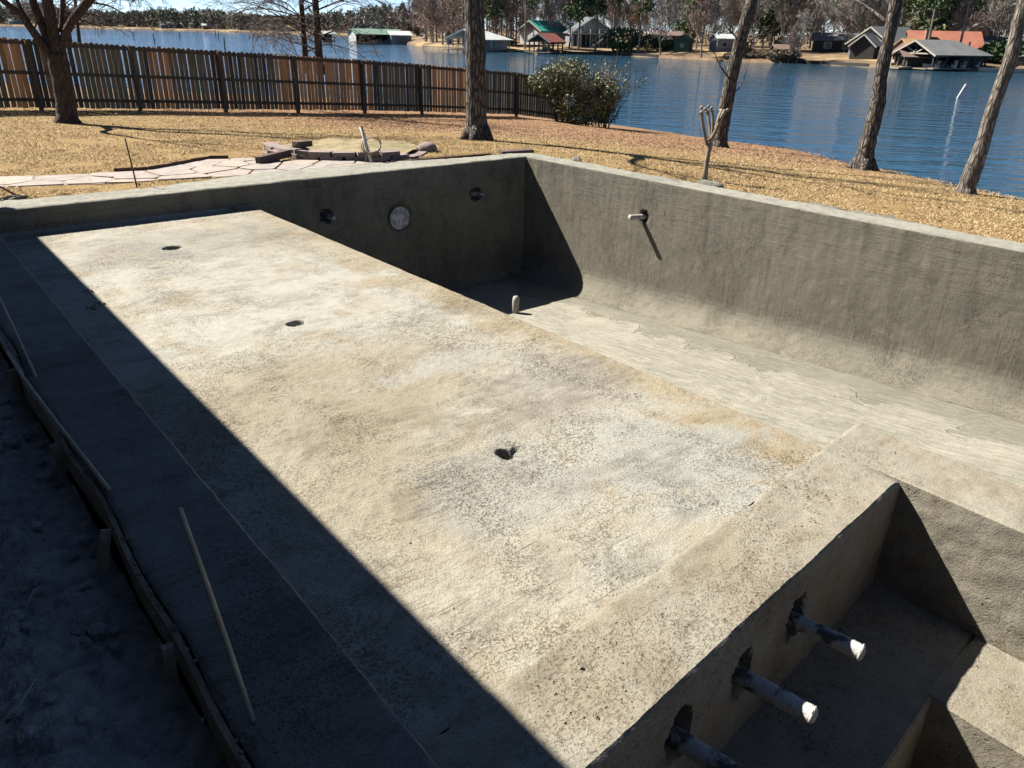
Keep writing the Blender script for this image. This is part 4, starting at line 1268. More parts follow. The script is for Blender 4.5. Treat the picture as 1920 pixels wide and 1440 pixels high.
far_leaf = .62 * x + .38 * y + 1.2 * fbm(x, y, .8, 3, 66)
kp = RNG.random(len(x)) < np.where(far_leaf > 16.0, .8, .045)
kp |= (np.abs(y - FENCE_Y(x)) < 1.6) & (RNG.random(len(x)) < .6)
x, y = x[kp], y[kp]
v, f = leaf_cloud(np.stack([x, y, terrain(x, y) + .018], -1), .05)
v = v.reshape(-1, 4, 3); cz = v[:, :, 2].mean(1, keepdims=True); v[:, :, 2] = cz + (v[:, :, 2] - cz) * .35
o = put('leaf_litter', v.reshape(-1, 3), f, M_LITTER); tag(o, 'fallen brown leaves on the lawn by the fence and the lake', None, None, 'stuff')
#@@PART3
# ------------------------------------------------------------------ the far shore: houses and boathouses
class Spot:
    """a building's own frame: x to the right as seen from the pool, y away, z up"""
    def __init__(s, px, off, yaw=0.0, z=None):
        p = on_bank(px, off)
        if z is not None: p[2] = z
        elif off < 0: p[2] = ZW
        s.o = p; f_ = unit((p[0], p[1], 0)); r_ = np.array([f_[1], -f_[0], 0])
        c_, s__ = math.cos(yaw), math.sin(yaw)
        s.x = r_ * c_ - f_ * s__ ; s.y = f_ * c_ + r_ * s__
        s.s = depth(p) / F

    def __call__(s, x, y, z):
        return s.o + s.x * x + s.y * y + np.array([0, 0, z])

    def box(s, mb, x0, x1, y0, y1, z0, z1):
        return mb.box(s((x0 + x1) / 2, (y0 + y1) / 2, (z0 + z1) / 2), (x1 - x0, y1 - y0, z1 - z0), ax=(s.x, s.y, np.array([0, 0, 1.0])))

    def poly(s, mb, pts, y0, y1):
        """outline in x,z carried from y0 to y1"""
        n = len(pts)
        return mb.add([s(p[0], y0, p[1]) for p in pts] + [s(p[0], y1, p[1]) for p in pts],
                      [tuple(range(n)), tuple(range(2 * n - 1, n - 1, -1))] + [(i, i + n, (i + 1) % n + n, (i + 1) % n) for i in range(n)])


def flat(name, c, rough=.8, var=.8):
    return simple(name, c, tuple(q * var for q in c), .5, 0, 6, rough)


F_WHITE, F_GREY, F_CREAM = flat('white_boards', (.62, .62, .60)), flat('grey_boards', (.25, .26, .27)), flat('cream_boards', (.52, .47, .38))
F_BRICK, F_DARK, F_GREEN = flat('far_brick', (.30, .20, .17)), flat('dark_boards', (.05, .045, .04)), flat('green_boards', (.06, .12, .085))
F_BLUE = flat('pale_blue_boards', (.33, .40, .43))
R_TEAL, R_RED, R_BROWN, R_GREY, R_WHITE, R_ORANGE, R_SLATE, R_TAN, R_GREENISH = (flat('roof_teal', (.06, .36, .30), .5), flat('roof_red', (.27, .075, .06)), flat('roof_brown', (.20, .135, .115)), flat('roof_grey', (.20, .205, .21)),
    flat('roof_white', (.66, .68, .67), .5), flat('roof_orange', (.37, .135, .085)), flat('roof_slate', (.125, .135, .15)), flat('roof_tan', (.46, .28, .13)), flat('roof_green', (.20, .32, .25), .6))
F_DECK = flat('deck_wood', (.30, .25, .19))
F_GLASS = simple('far_glass', (.03, .04, .05), (.02, .03, .035), 1, 0, 5, .1, .6)


def gable_roof(s, x0, x1, y0, y1, ze, zr, ov, th, m, par, hip=False):
    b = MB(); xm = (x0 + x1) / 2; k = (zr - ze) / ((x1 - x0) / 2)
    zo = ze - ov * k
    hp = (x1 - x0) / 2 if hip else 0
    for sg, xe_ in ((-1, x0 - ov), (1, x1 + ov)):
        a = [s(xe_, y0 - ov, zo), s(xm, y0 - ov, zr), s(xm, y1 + ov - hp, zr), s(xe_, y1 + ov, zo)]
        u_ = np.array([0, 0, th])
        v = a + [q + u_ for q in a]
        f = [(0, 1, 2, 3), (7, 6, 5, 4), (0, 4, 5, 1), (1, 5, 6, 2), (2, 6, 7, 3), (3, 7, 4, 0)]
        if sg > 0: f = [q[::-1] for q in f]
        b.add(v, f)
    if hip:
        b.add([s(x0 - ov, y1 + ov, zo + th), s(x1 + ov, y1 + ov, zo + th), s(xm, y1 + ov - hp, zr + th)], [(0, 1, 2)])
    b.put('roof', m, par)
    tr = MB()
    for sg, xe_ in ((-1, x0 - ov), (1, x1 + ov)):
        tr.beam(s(xe_, y0 - ov - .03, zo - .02), s(xm, y0 - ov - .03, zr - .02), .06, .22, (0, 0, 1))
    return tr


def house_at(name, label, cat, px, off, yaw, W, L, ze, zr, wall, roof, trim=None, ov=.5, windows=(), doors=(), hip=False, z=None, chimney=None, side_windows=(), group=None):
    s = Spot(px, off, yaw, z)
    root = thing(name, label, cat, s(0, 0, 0), group or 'buildings on the far shore')
    b = MB(); s.poly(b, [(-W, -.8), (0, -.8), (0, ze), (-W / 2, zr - .02), (-W, ze)], 0, L); b.put('wall', wall, root)
    tr = gable_roof(s, -W, 0, 0, L, ze, zr, ov, .16, roof, root, hip)
    if trim: tr.put('trim', trim, root)
    for (x, z0, w_, h_) in windows:
        b = MB(); s.box(b, x - w_ / 2 - .1, x + w_ / 2 + .1, -.06, .02, z0 - .1, z0 + h_ + .1); fr = b.put('window', F_WHITE, root)
        b = MB(); s.box(b, x - w_ / 2, x + w_ / 2, -.08, -.055, z0, z0 + h_); b.put('pane', F_GLASS, fr)
    for (y, z0, w_, h_) in side_windows:
        b = MB(); s.box(b, -.02, .06, y - w_ / 2 - .1, y + w_ / 2 + .1, z0 - .1, z0 + h_ + .1); fr = b.put('window', F_WHITE, root)
        b = MB(); s.box(b, .055, .08, y - w_ / 2, y + w_ / 2, z0, z0 + h_); b.put('pane', F_GLASS, fr)
    for (x, w_, h_) in doors:
        b = MB(); s.box(b, x - w_ / 2, x + w_ / 2, -.07, .02, 0, h_); b.put('door', F_DARK, root)
    if chimney:
        x, y, w_, z0, z1 = chimney
        b = MB(); s.box(b, x - w_ / 2, x + w_ / 2, y - w_ / 2, y + w_ / 2, z0, z1); s.box(b, x - w_ / 2 - .08, x + w_ / 2 + .08, y - w_ / 2 - .08, y + w_ / 2 + .08, z1 + .003, z1 + .16); b.put('chimney', flat('chimney_stone', (.36, .27, .18)), root)
    return s, root


def boathouse_at(name, label, px, off, yaw, W, L, ze, zr, roof, postm, hip=False, trim=None, gable=None, back=None, deck=True, ov=.5, posts=4, rail=False, truss=False):
    s = Spot(px, off, yaw)
    root = thing(name, label, 'boathouse', s(0, 0, 0), 'boathouses on the far shore')
    tr = gable_roof(s, -W, 0, 0, L, ze, zr, ov, .14, roof, root, hip)
    if trim: tr.put('trim', trim, root)
    for i in range(posts):
        y = L * i / (posts - 1)
        for x in (-W + .15, -.15) + ((-W / 2,) if i in (0, posts - 1) and W > 5 else ()):
            b = MB(); s.box(b, x - .11, x + .11, y - .11, y + .11, -1.2, ze + (zr - ze) * (1 - abs(x + W / 2) / (W / 2)) - .04); b.put('post', postm, root)
    if deck:
        b = MB(); s.box(b, -W - .9, -W + .5, -.6, L + .3, .25, .45); s.box(b, -.5, .7, -.6, L + .3, .251, .451); s.box(b, -W + .5, -.5, L - 1.2, L + .3, .252, .452); s.box(b, -W + .5, -.5, -.8, -.15, .18, .36); b.put('deck', F_DECK, root)
    if gable:
        b = MB(); s.poly(b, [(-W, ze), (0, ze), (-W / 2, zr - .02)], .05, .15); b.put('gable', gable, root)
    if truss:
        b = MB(); b.beam(s(-W, 0, ze), s(0, 0, ze), .2, .2); b.beam(s(-W / 2, 0, ze), s(-W / 2, 0, zr), .18, .18); b.beam(s(-W / 2, 0, ze + .1), s(-W * .25, 0, (ze + zr) / 2), .14, .14); b.beam(s(-W / 2, 0, ze + .1), s(-W * .75, 0, (ze + zr) / 2), .14, .14); b.put('truss', F_CREAM, root)
    if back:
        b = MB(); s.box(b, -W + .2, -.2, L * back[0], L * back[1], -.3, ze - .03); b.put('cabin', back[2], root)
    if rail:
        b = MB()
        for x in (-W - .8,):
            b.beam(s(x, -.5, 1.3), s(x, L, 1.3), .08, .08); b.beam(s(x, -.5, .85), s(x, L, .85), .06, .06)
        b.beam(s(-W - .8, -.55, 1.31), s(-W + .5, -.55, 1.31), .08, .08)
        for k in range(5): b.beam(s(-W - .8, L * k / 4, .4), s(-W - .8, L * k / 4, 1.3), .08, .08, (1, 0, 0))
        b.put('railing', postm, root)
    return s, root


def boat(label, s, x, y, L=5.0, W=2.0, m=None, canopy=None):
    """a small moored boat: pointed hull, console, seats and an awning"""
    root = thing('boat', label, 'boat', s(x, y, 0), 'boats at the far boathouses')
    m = m or F_WHITE
    b = MB(); n = 9; vs_ = []
    for i in range(n):
        q = i / (n - 1); w_ = W / 2 * (1 - max(0, (.45 - q) / .45) ** 2.2 * .95); zt = .75 + .25 * (1 - q) ** 2; kz = -.15 + .35 * max(0, (.35 - q) / .35) ** 2
        vs_ += [s(x - w_, y + q * L, zt), s(x - w_ * .75, y + q * L, .12), s(x, y + q * L, kz), s(x + w_ * .75, y + q * L, .12), s(x + w_, y + q * L, zt)]
    b.add(vs_, [(i * 5 + k, i * 5 + k + 1, (i + 1) * 5 + k + 1, (i + 1) * 5 + k) for i in range(n - 1) for k in range(4)] + [((n - 1) * 5, (n - 1) * 5 + 1, (n - 1) * 5 + 2, (n - 1) * 5 + 3, (n - 1) * 5 + 4)])
    b.put('hull', m, root)
    b = MB(); s.box(b, x - .4, x + .4, y + L * .5, y + L * .5 + .6, .4, 1.35); b.put('console', F_GREY, root)
    b = MB(); s.box(b, x - .6, x + .6, y + L * .75, y + L * .75 + .55, .4, .95); s.box(b, x - .6, x + .6, y + L * .75 + .45, y + L * .75 + .58, .951, 1.35); b.put('seat', F_CREAM, root)
    b = MB(); s.box(b, x - .25, x + .25, y + L, y + L + .4, .2, 1.1); b.put('motor', F_DARK, root)
    if canopy:
        b = MB(); s.box(b, x - W * .45, x + W * .45, y + L * .35, y + L * .85, 2.0, 2.08); b.put('awning', canopy, root)
        b = MB()
        for sx in (-1, 1):
            for q in (.37, .83): b.beam(s(x + sx * W * .42, y + L * q, .6), s(x + sx * W * .42, y + L * q, 2.0), .05, .05, (1, 0, 0))
        b.put('awning_frame', F_GREY, root)
    return root


# right hand group
s, r = boathouse_at('boathouse', 'large open boathouse with a grey shingle roof and timber truss gable, near the right edge', 1764, -4.0, math.radians(42), 7.8, 11.2, 2.45, 4.3, R_GREY, F_DARK, True, F_CREAM, back=(.55, .97, F_DARK), truss=True, ov=.6, posts=5)
boat('white boat in the front of the large grey roofed boathouse', s, -5.9, .2, 5.2, 2.0, F_WHITE)
boat('cream boat beside the white one in the large grey roofed boathouse', s, -2.4, .4, 5.0, 2.0, F_CREAM, F_WHITE)
for k, (x, y, h_) in enumerate(((-8.2, -.2, .9), (-7.3, 2.4, 1.2), (-1.0, 2.0, 1.0), (.2, 4.2, 1.1), (.3, 6.0, 1.0), (-.2, 9.5, .9))):
    b = MB(); s.box(b, x - .3, x + .3, y - .3, y + .3, .45, .9); s.box(b, x - .3, x + .3, y + .2, y + .32, .902, .45 + h_)
    for q in ((-.27, -.27), (.27, -.27)): s.box(b, x + q[0] - .03, x + q[0] + .03, y + q[1] - .03, y + q[1] + .03, .9, 1.15)
    tag(b.put('deck_chair', F_WHITE if k % 2 else F_CREAM), ('white chair at the left front corner of the large grey roofed boathouse deck', 'cream chair on the left deck edge of the large grey roofed boathouse', 'white chair inside the right front of the large grey roofed boathouse', 'cream chair on the right deck of the large grey roofed boathouse, nearest the gable', 'white chair on the right deck of the large grey roofed boathouse, in the middle', 'cream chair on the right deck of the large grey roofed boathouse, at the back end')[k], 'chair', 'chairs on the boathouse deck')
b = MB(); s.box(b, -9.8, -3.6, -3.2, -.85, .12, .36); tag(b.put('floating_dock', F_DECK), 'low pale dock floating in front of the large grey roofed boathouse', 'dock')
house_at('house', 'long house with a red orange roof and stone chimney behind the boathouses', 'house', 1716, 16, math.radians(80), 9, 11, 2.0, 4.4, F_BRICK, R_ORANGE, None, .6, chimney=(-2.2, 2.6, .9, 2.6, 4.6))
house_at('house', 'low wing with a bright tan roof left of the red orange roof', 'house', 1712, 9, math.radians(55), 4.4, 3.6, 2.2, 3.4, F_BRICK, R_TAN, None, .35)
boathouse_at('boathouse', 'dark boathouse with a low brown roof between the trunk and the large grey roof', 1709, -1.5, math.radians(70), 5.5, 4.8, 1.9, 2.9, R_BROWN, F_DARK, False, None, F_DARK, (.1, .95, F_DARK), ov=.4)
house_at('house', 'grey shingled house with a timber porch gable behind the bent trunk', 'house', 1676, 14, math.radians(38), 9.0, 9, 2.4, 5.0, F_GREY, R_SLATE, F_CREAM, .6, ((-6.5, .8, 1.1, 1.3), (-3, .8, 1.1, 1.3)), ((-4.8, 1.0, 2.1),), side_windows=((3, .8, 1.2, 1.2), (7, .8, 1.2, 1.2)))
house_at('porch', 'dark timber porch gable on the left front of the grey shingled house', 'porch', 1646, 9.5, math.radians(20), 4.2, 4, 2.3, 4.0, F_DARK, R_SLATE, F_WHITE, .4)
house_at('house', 'white gable house far back near the right edge', 'house', 1868, 45, math.radians(-25), 7, 9, 3.4, 5.4, F_WHITE, R_SLATE, F_WHITE, .4, ((-3.5, 1, 1.2, 1.3),))
house_at('house', 'low dark roofed building in front of the white gable house', 'house', 1852, 24, math.radians(70), 6, 8, 2.4, 3.5, F_GREY, R_SLATE, None, .4)
# middle
house_at('house', 'long low house with a pale grey roof above the brushy bank', 'house', 1532, 24, math.radians(86), 7, 10, 2.4, 3.6, F_DARK, R_GREY, None, .5, side_windows=((2.5, .8, 1.3, 1.1), (6, .8, 1.3, 1.1)))
house_at('trailer', 'short white roofed trailer left of the long low house', 'trailer', 1470, 26, math.radians(86), 3, 3.4, 2.5, 3.0, F_WHITE, R_WHITE, None, .2)
house_at('boathouse', 'small black boathouse with a brown roof on the brushy bank', 'boathouse', 1462, 1.0, math.radians(75), 3, 3.0, 1.9, 2.5, F_DARK, R_BROWN, None, .5, group='boathouses on the far shore')
house_at('shed', 'small dark green shed on the tan grass', 'shed', 1296, 12, math.radians(14), 3.3, 2.6, 2.1, 3.0, F_GREEN, R_SLATE, None, .3, ((-1.6, .9, .5, .5),))
house_at('trailer', 'pale grey trailer with a white roof right of the green shed', 'trailer', 1348, 14, math.radians(60), 3.2, 4.6, 2.5, 3.2, F_GREY, R_WHITE, None, .3, side_windows=((1.6, 1.0, 1, .8),))
house_at('house', 'low pinkish brick house between the pines', 'house', 1226, 20, math.radians(80), 6, 6.5, 2.6, 3.4, F_BRICK, R_BROWN, F_WHITE, .4, side_windows=((2, .9, 1.2, 1.2),))
s, r = house_at('house', 'white house with a deck and outside stair under a grey gable', 'house', 1152, 17, math.radians(-14), 10, 9, 3.0, 6.2, F_GREY, R_SLATE, F_WHITE, .5, ((-7.8, 3.2, 1.2, 1.1),))
b = MB(); s.box(b, -10.8, -2.2, -3.2, -.02, 2.55, 2.8)
for x in (-10.7, -8.5, -6.3, -4.2, -2.3): s.box(b, x - .12, x + .12, -3.2, -2.96, -.5, 3.7)
b.beam(s(-10.7, -3.1, 3.7), s(-2.3, -3.1, 3.7), .1, .1); b.beam(s(-10.7, -3.1, 3.3), s(-2.3, -3.1, 3.3), .06, .06); b.put('deck', F_WHITE, r)
b = MB(); s.box(b, -9.8, -3.6, -.12, -.03, .1, 2.4); gl = b.put('window', F_GLASS, r)
for k in range(5):
    b = MB(); x = -9.8 + k * 1.55; s.box(b, x - .09, x + .09, -.18, -.125, .05, 2.45); b.put('mullion', F_WHITE, gl)
b = MB()
b.beam(s(-6.2, -3.6, 0), s(-2.0, -3.6, 2.7), .12, .3); b.beam(s(-6.2, -4.5, 0), s(-2.0, -4.5, 2.7), .12, .3); b.beam(s(-6.2, -3.55, 1.0), s(-2.0, -3.55, 3.7), .08, .08)
for k in range(8): s.box(b, -6.1 + k * .52, -5.7 + k * .52, -4.45, -3.66, .2 + k * .34, .26 + k * .34)
b.put('stair', F_WHITE, r)
s, r = house_at('house', 'house with a bright teal roof and white gable trim', 'house', 1014, 20, math.radians(46), 7.4, 9.0, 3.2, 5.2, F_WHITE, R_TEAL, F_WHITE, .6, ((-5.5, .8, 1.4, 1.3), (-2, .8, 1.4, 1.3)), side_windows=((2, 1, 1.2, 1.2), (6, 1, 1.2, 1.2)))
b = MB(); s.poly(b, [(-6.6, 3.25), (-3.8, 3.25), (-3.7, 4.9)], -.08, -.02); b.put('gable_panel', F_BLUE, r)
b = MB(); s.poly(b, [(-3.5, 3.25), (-.7, 3.25), (-3.6, 4.9)], -.08, -.02); b.put('gable_panel', flat('pink_boards', (.55, .28, .26)), r)
s, r = boathouse_at('boathouse', 'open boathouse with a red brown roof in front of the teal roofed house', 1031, -3.5, math.radians(35), 5.4, 5.2, 2.5, 3.9, R_RED, F_DARK, False, F_GREY, F_DARK)
boat('pontoon boat with a pale awning under the red brown boathouse roof', s, -2.7, -.8, 5.0, 2.3, F_GREY, F_WHITE)
s, r = boathouse_at('boathouse', 'white posted boathouse with a pale metal hip roof behind the big trunk', 905, -8.0, math.radians(38), 10.0, 10.0, 2.6, 4.4, R_WHITE, F_WHITE, True, F_BLUE, None, (.5, .95, F_BLUE), rail=True, ov=.7)
boat('white boat inside the boathouse with the pale hip roof', s, -5, 1.0, 5.0, 2.0, F_WHITE)
b = MB(); s.box(b, -25, -11, 8.4, 9.6, .35, .55); s.box(b, 1, 14, 9.0, 10.2, .35, .55); tag(b.put('walkway', F_DECK), 'long low walkway reaching the boathouse with the pale hip roof', 'walkway')
# left of the cypresses, out on the water
def far_spot(px, py, yaw=0.0):
    p = at(px, py, ZW); s_ = Spot(px, 0, yaw); s_.o = p; s_.s = depth(p) / F
    return s_


def shed_on_water(name, label, px, py, yaw, W, L, ze, zr, wall, roof, open_from=None):
    s_ = far_spot(px, py, yaw)
    root = thing(name, label, 'boathouse', s_(0, 0, 0), 'boathouses on the far shore')
    gable_roof(s_, -W, 0, 0, L, ze, zr, .4, .16, roof, root)
    if open_from is None:
        b = MB(); s_.poly(b, [(-W, -.3), (0, -.3), (0, ze), (-W / 2, zr - .02), (-W, ze)], 0, L); b.put('wall', wall, root)
        b = MB(); s_.box(b, .0, .06, L * .25, L * .75, .2, ze - .5); b.put('door', F_GREY, root)
    else:
        b = MB(); s_.poly(b, [(-W, -.3), (0, -.3), (0, ze), (-W / 2, zr - .02), (-W, ze)], 0, .2); b.put('wall', wall, root)
        b = MB(); s_.box(b, -W, -W + .2, .2, L, -.3, ze); b.put('back_wall', F_DARK, root)
        for k in range(5):
            b = MB(); y = .3 + (L - .5) * k / 4; s_.box(b, -.25, -.05, y - .1, y + .1, -1, ze); b.put('post', F_DARK, root)
        b = MB(); s_.box(b, -W + .2, .5, 0, L, .1, .35); b.put('deck', F_DECK, root)
    return s_, root


s, r = shed_on_water('boathouse', 'long dark boathouse with a faded green roof, left of the white boathouse', 668, 82, math.radians(72), 7, 14.5, 2.6, 3.9, F_WHITE, R_GREENISH, .2)
boat('small boat under the long faded green boathouse roof', s, -2.5, 4.5, 4.5, 1.8, F_WHITE)
boat('second small boat further right under the long faded green boathouse roof', s, -2.5, 9.2, 4.5, 1.8, F_BLUE)
shed_on_water('boathouse', 'plain white boathouse at the right end of the long green roofed one', 734, 83, math.radians(75), 5, 6.2, 2.5, 3.5, F_BLUE, R_WHITE)
s, r = shed_on_water('boathouse', 'tiny white roofed boat shelter on the open water beside the bare trunks', 604, 78, math.radians(70), 3.5, 4.4, 2.3, 3.0, F_DARK, R_WHITE, .2)
# wooded roofs along the most distant shore
for k, (px, w_, m_, rf, lb) in enumerate(((8, 26, F_WHITE, R_GREENISH, 'low pale building at the left edge of the most distant shore'), (140, 16, F_BRICK, R_ORANGE, 'small orange roofed house across the lake behind the many limbed tree'), (232, 16, F_WHITE, R_WHITE, 'small white roof on the most distant shore, leftmost of the row past the tree'),
                                      (290, 26, F_GREY, R_WHITE, 'long pale roof low on the most distant shore'), (322, 18, F_GREY, R_GREY, 'grey gable on the most distant shore right of the long pale roof'), (352, 14, F_DARK, R_SLATE, 'dark roofed boathouse on the most distant shore'),
                                      (372, 18, F_BRICK, R_WHITE, 'long low pinkish building on the most distant shore'), (402, 10, F_WHITE, R_WHITE, 'white gable on the most distant shore'), (440, 10, F_WHITE, R_WHITE, 'tiny white house on the most distant shore left of the bare pair of trunks'),
                                      (508, 20, F_WHITE, R_GREY, 'white house on the most distant shore just left of the bare pair of trunks'), (534, 14, F_BRICK, R_TAN, 'orange brown house on the most distant shore beside the bare trunks'), (690, 16, F_GREY, R_GREENISH, 'small green roofed house on the shore above the long boathouse'), (832, 12, F_GREY, R_GREY, 'small grey house between the cypress trunks'))):
    s0 = Spot(px, 4); W = w_ * s0.s
    house_at('house', lb, 'house', px + w_ / 2, 5 + 6 * (k % 3), math.radians(84), W * .6, W, 2.6, 2.6 + min(2.5, W * .16), m_, rf, None, .4, group='houses on the most distant shore')

# posts and snags standing in the lake
M_POST = flat('lake_post', (.07, .06, .05))
for i, (px, py, h_) in enumerate(((252, 73, 1.7), (290, 80, 2.0), (337, 73, 1.9), (405, 71, 2.6), (410, 75, 2.6), (422, 94, 2.2), (468, 73, 1.5), (474, 70, 1.4), (296, 60, 1.6), (370, 62, 1.6))):
    p = at(px, py, ZW); lx, ly = rnd.uniform(-.25, .25), rnd.uniform(-.2, .2)
    b = MB(); b.tube([p - np.array([0, 0, .8]), p + np.array([lx * .5, ly * .5, h_ * .6]), p + np.array([lx, ly, h_])], [.13, .12, .09], 8)
    if i == 1: b.tube([p + np.array([0, 0, .5]), p + np.array([.35, .1, .75])], .07, 6)
    tag(b.put('lake_post', M_POST), ('leftmost of the dark posts standing in the lake', 'dark forked post in the lake, second from the left', 'dark post in the lake, third from the left', 'left post of the close pair standing in the lake', 'right post of the close pair standing in the lake', 'tallest looking dark post just above the fence top', 'left one of two small posts in the lake by the bare trunks', 'right one of two small posts in the lake by the bare trunks', 'tiny far post in the lake above the forked post', 'tiny far post in the lake left of the close pair')[i], 'post', 'posts in the lake')
p = at(1795, 184, ZW); q = P(1811, 158, np.hypot(*p[:2]) + .6)
b = MB(); b.tube([p - (q - p) * .3, p, q], .075, 10); tag(b.put('float_pole', F_WHITE, None, True), 'white pole sticking up at a slant from the lake', 'pole')
p = at(1672, 189, ZW); b = MB()
for e in ((1688, 171, .4), (1694, 182, .2), (1680, 174, -.3)):
    q = P(e[0], e[1], np.hypot(*p[:2]) + e[2]); b.tube([p - np.array([0, 0, .2]), (p + q) / 2 + np.array([0, 0, .05]), q], [.035, .025, .012], 5)
tag(b.put('snag', B_TWIG), 'bare branch sticking out of the lake beside the bent trunk', 'branch')
# low stone wall and timber bulkheads at the far water line
for k, (a_, c_, lb) in enumerate(((1040, 1120, 'timber bulkhead under the white house with the deck'), (1120, 1238, 'timber bulkhead under the pines left of the green shed'), (1500, 1640, 'dark bulkhead below the pale sandy bank'), (1852, 1990, 'pale bulkhead at the right edge beyond the slanted trunk'))):
    b = MB(); n = 8
    for i in range(n):
        p = on_bank(a_ + (c_ - a_) * i / n, .1); q = on_bank(a_ + (c_ - a_) * (i + 1) / n, .1)
        p[2] = q[2] = ZW + .22; b.beam(p, q, .2, .75)
    tag(b.put('bulkhead', F_DARK if k != 3 else F_CREAM), lb, 'bulkhead', 'bulkheads on the far shore')

# ------------------------------------------------------------------ woods of the far shore
N_PINE = [simple('pine_needles_%d' % i, c1, c2, .5, 0, 4, .7, .2) for i, (c1, c2) in enumerate((((.085, .13, .05), (.05, .085, .038)), ((.16, .20, .07), (.10, .135, .055))))]


def make_bare(h, seed_, m=None, spread=(.35, .85), kids=(11, 6, 5, 4), up=.22, name='bare_tree', first=.22, r=.17):
    rnd.seed(seed_)
    root = thing(name, 'x', 'tree', (0, 0, 0))
    tb = MB(); n = 9; pts = []; x = y = 0.0
    for i in range(n):
        pts.append(np.array([x, y, h * i / (n - 1) - (.4 if i == 0 else 0)])); x += rnd.gauss(0, .14); y += rnd.gauss(0, .14)
    rad = [r * (1.25 if i == 0 else 1) * (1 - .82 * i / (n - 1)) for i in range(n)]
    tb.tube(pts, rad, 7); tb.put('trunk', B_FARTRUNK, root)
    cb = MB()
    for k in range(kids[0] * 2):
        q = first + (1 - first) * (k + rnd.random()) / (kids[0] * 2); i = min(n - 2, int(q * (n - 1)))
        a = rnd.uniform(0, 6.28); an = rnd.uniform(*spread); L = h * (.40 - .22 * q) * rnd.uniform(.7, 1.2)
        grow(cb, pts[i] + (pts[i + 1] - pts[i]) * (q * (n - 1) - i), (math.cos(a) * math.sin(an) * 1.5, math.sin(a) * math.sin(an) * 1.5, math.cos(an)), L, rad[i] * .5, 2, (0, 0) + kids[1:3] + (kids[3],), wob_=.3, up=up, sides=(5, 4, 3, 3, 3), spread=(.35, .8), kr=.62, kl=.6, rmin=.022)
    cb.put('crown', m or B_FARTWIG, root)
    return root


def make_cypress(h, seed_):
    rnd.seed(seed_)
    root = thing('cypress_tree', 'x', 'tree', (0, 0, 0))
    tb = MB(); pts = [np.array([0, 0, -.4]), np.array([0, 0, h * .06]), np.array([.05, 0, h * .5]), np.array([0, .05, h])]
    tb.tube(pts, [.42, .24, .15, .03], 7); tb.put('trunk', B_FARTRUNK, root)
    cb = MB()
    for k in range(110):
        q = .16 + .84 * (k + rnd.random()) / 110; a = rnd.uniform(0, 6.28); L = h * .16 * (1.12 - q) ** .8 * rnd.uniform(.7, 1.2)
        grow(cb, (0, 0, h * q), (math.cos(a), math.sin(a), .35), L, .05, 3, (0, 0, 0, 6, 4), wob_=.25, up=.12, sides=(4, 3, 3, 3, 3), spread=(.4, .9), kr=.6, kl=.5, rmin=.024)
    cb.put('crown', B_RUSTTWIG, root)
    return root


def make_pine(h, seed_, low=.45, nclump=60, wide=.17):
    rnd.seed(seed_); rg = np.random.default_rng(seed_)
    root = thing('pine_tree', 'x', 'tree', (0, 0, 0))
    lx = rnd.gauss(0, .4); tb = MB()
    tb.tube([np.array([lx * q * q, 0, h * q - (.4 if q == 0 else 0)]) for q in (0, .2, .4, .6, .8, 1)], [.24, .2, .17, .14, .10, .03], 7)
    pp = [[], []]
    for k in range(nclump):
        q = low + (1 - low) * rnd.random() ** .8; a = rnd.uniform(0, 6.28); L = h * wide * (1.25 - q) ** .6 * rnd.uniform(.35, 1.15)
        b0 = np.array([lx * q * q, 0, h * q]); e = b0 + np.array([math.cos(a) * L, math.sin(a) * L, L * rnd.uniform(-.05, .45)])
        tb.tube([b0, (b0 + e) / 2 + np.array([0, 0, -.1]), e], [.06, .045, .02], 3, False)
        n = 34
        g = rg.normal(size=(n, 3)) * np.array([.62, .62, .36]) * (.6 + .4 * L / 2.5); pp[k % 3 == 0].append(e + g)
    tb.put('trunk', B_FARTRUNK, root)
    for i in range(2):
        n = sum(len(q) for q in pp[i]); pts = np.concatenate(pp[i])
        v, f = leaf_cloud(pts, .40)
        tag(put('crown', v, f, N_PINE[i], root), None, None, None, 'stuff')
    return root


def make_bush(wd, ht, seed_, m, leaf=.28, n=900, name='bush'):
    rg = np.random.default_rng(seed_)
    root = thing(name, 'x', 'bush', (0, 0, 0))
    q = rg.normal(size=(n, 3)); q /= np.linalg.norm(q, axis=1, keepdims=True); q *= rg.uniform(.4, 1.05, (n, 1)) ** .5
    q *= 1 + .25 * fbm(q[:, :1] * 2, q[:, 2:] * 2 + q[:, 1:2], 2, 2, seed_)
    p = q * np.array([wd / 2, wd / 2, ht / 2]) + np.array([0, 0, ht / 2]); p = p[p[:, 2] > 0]
    v, f = leaf_cloud(p, leaf); tag(put('foliage', v, f, m, root), None, None, None, 'stuff')
    tb = MB()
    for k in range(5): tb.tube([(0, 0, -.2), (rnd.gauss(0, wd * .2), rnd.gauss(0, wd * .2), ht * .6)], [.06, .02], 4, False)
    tb.put('stem', B_FARTRUNK, root)
    return root


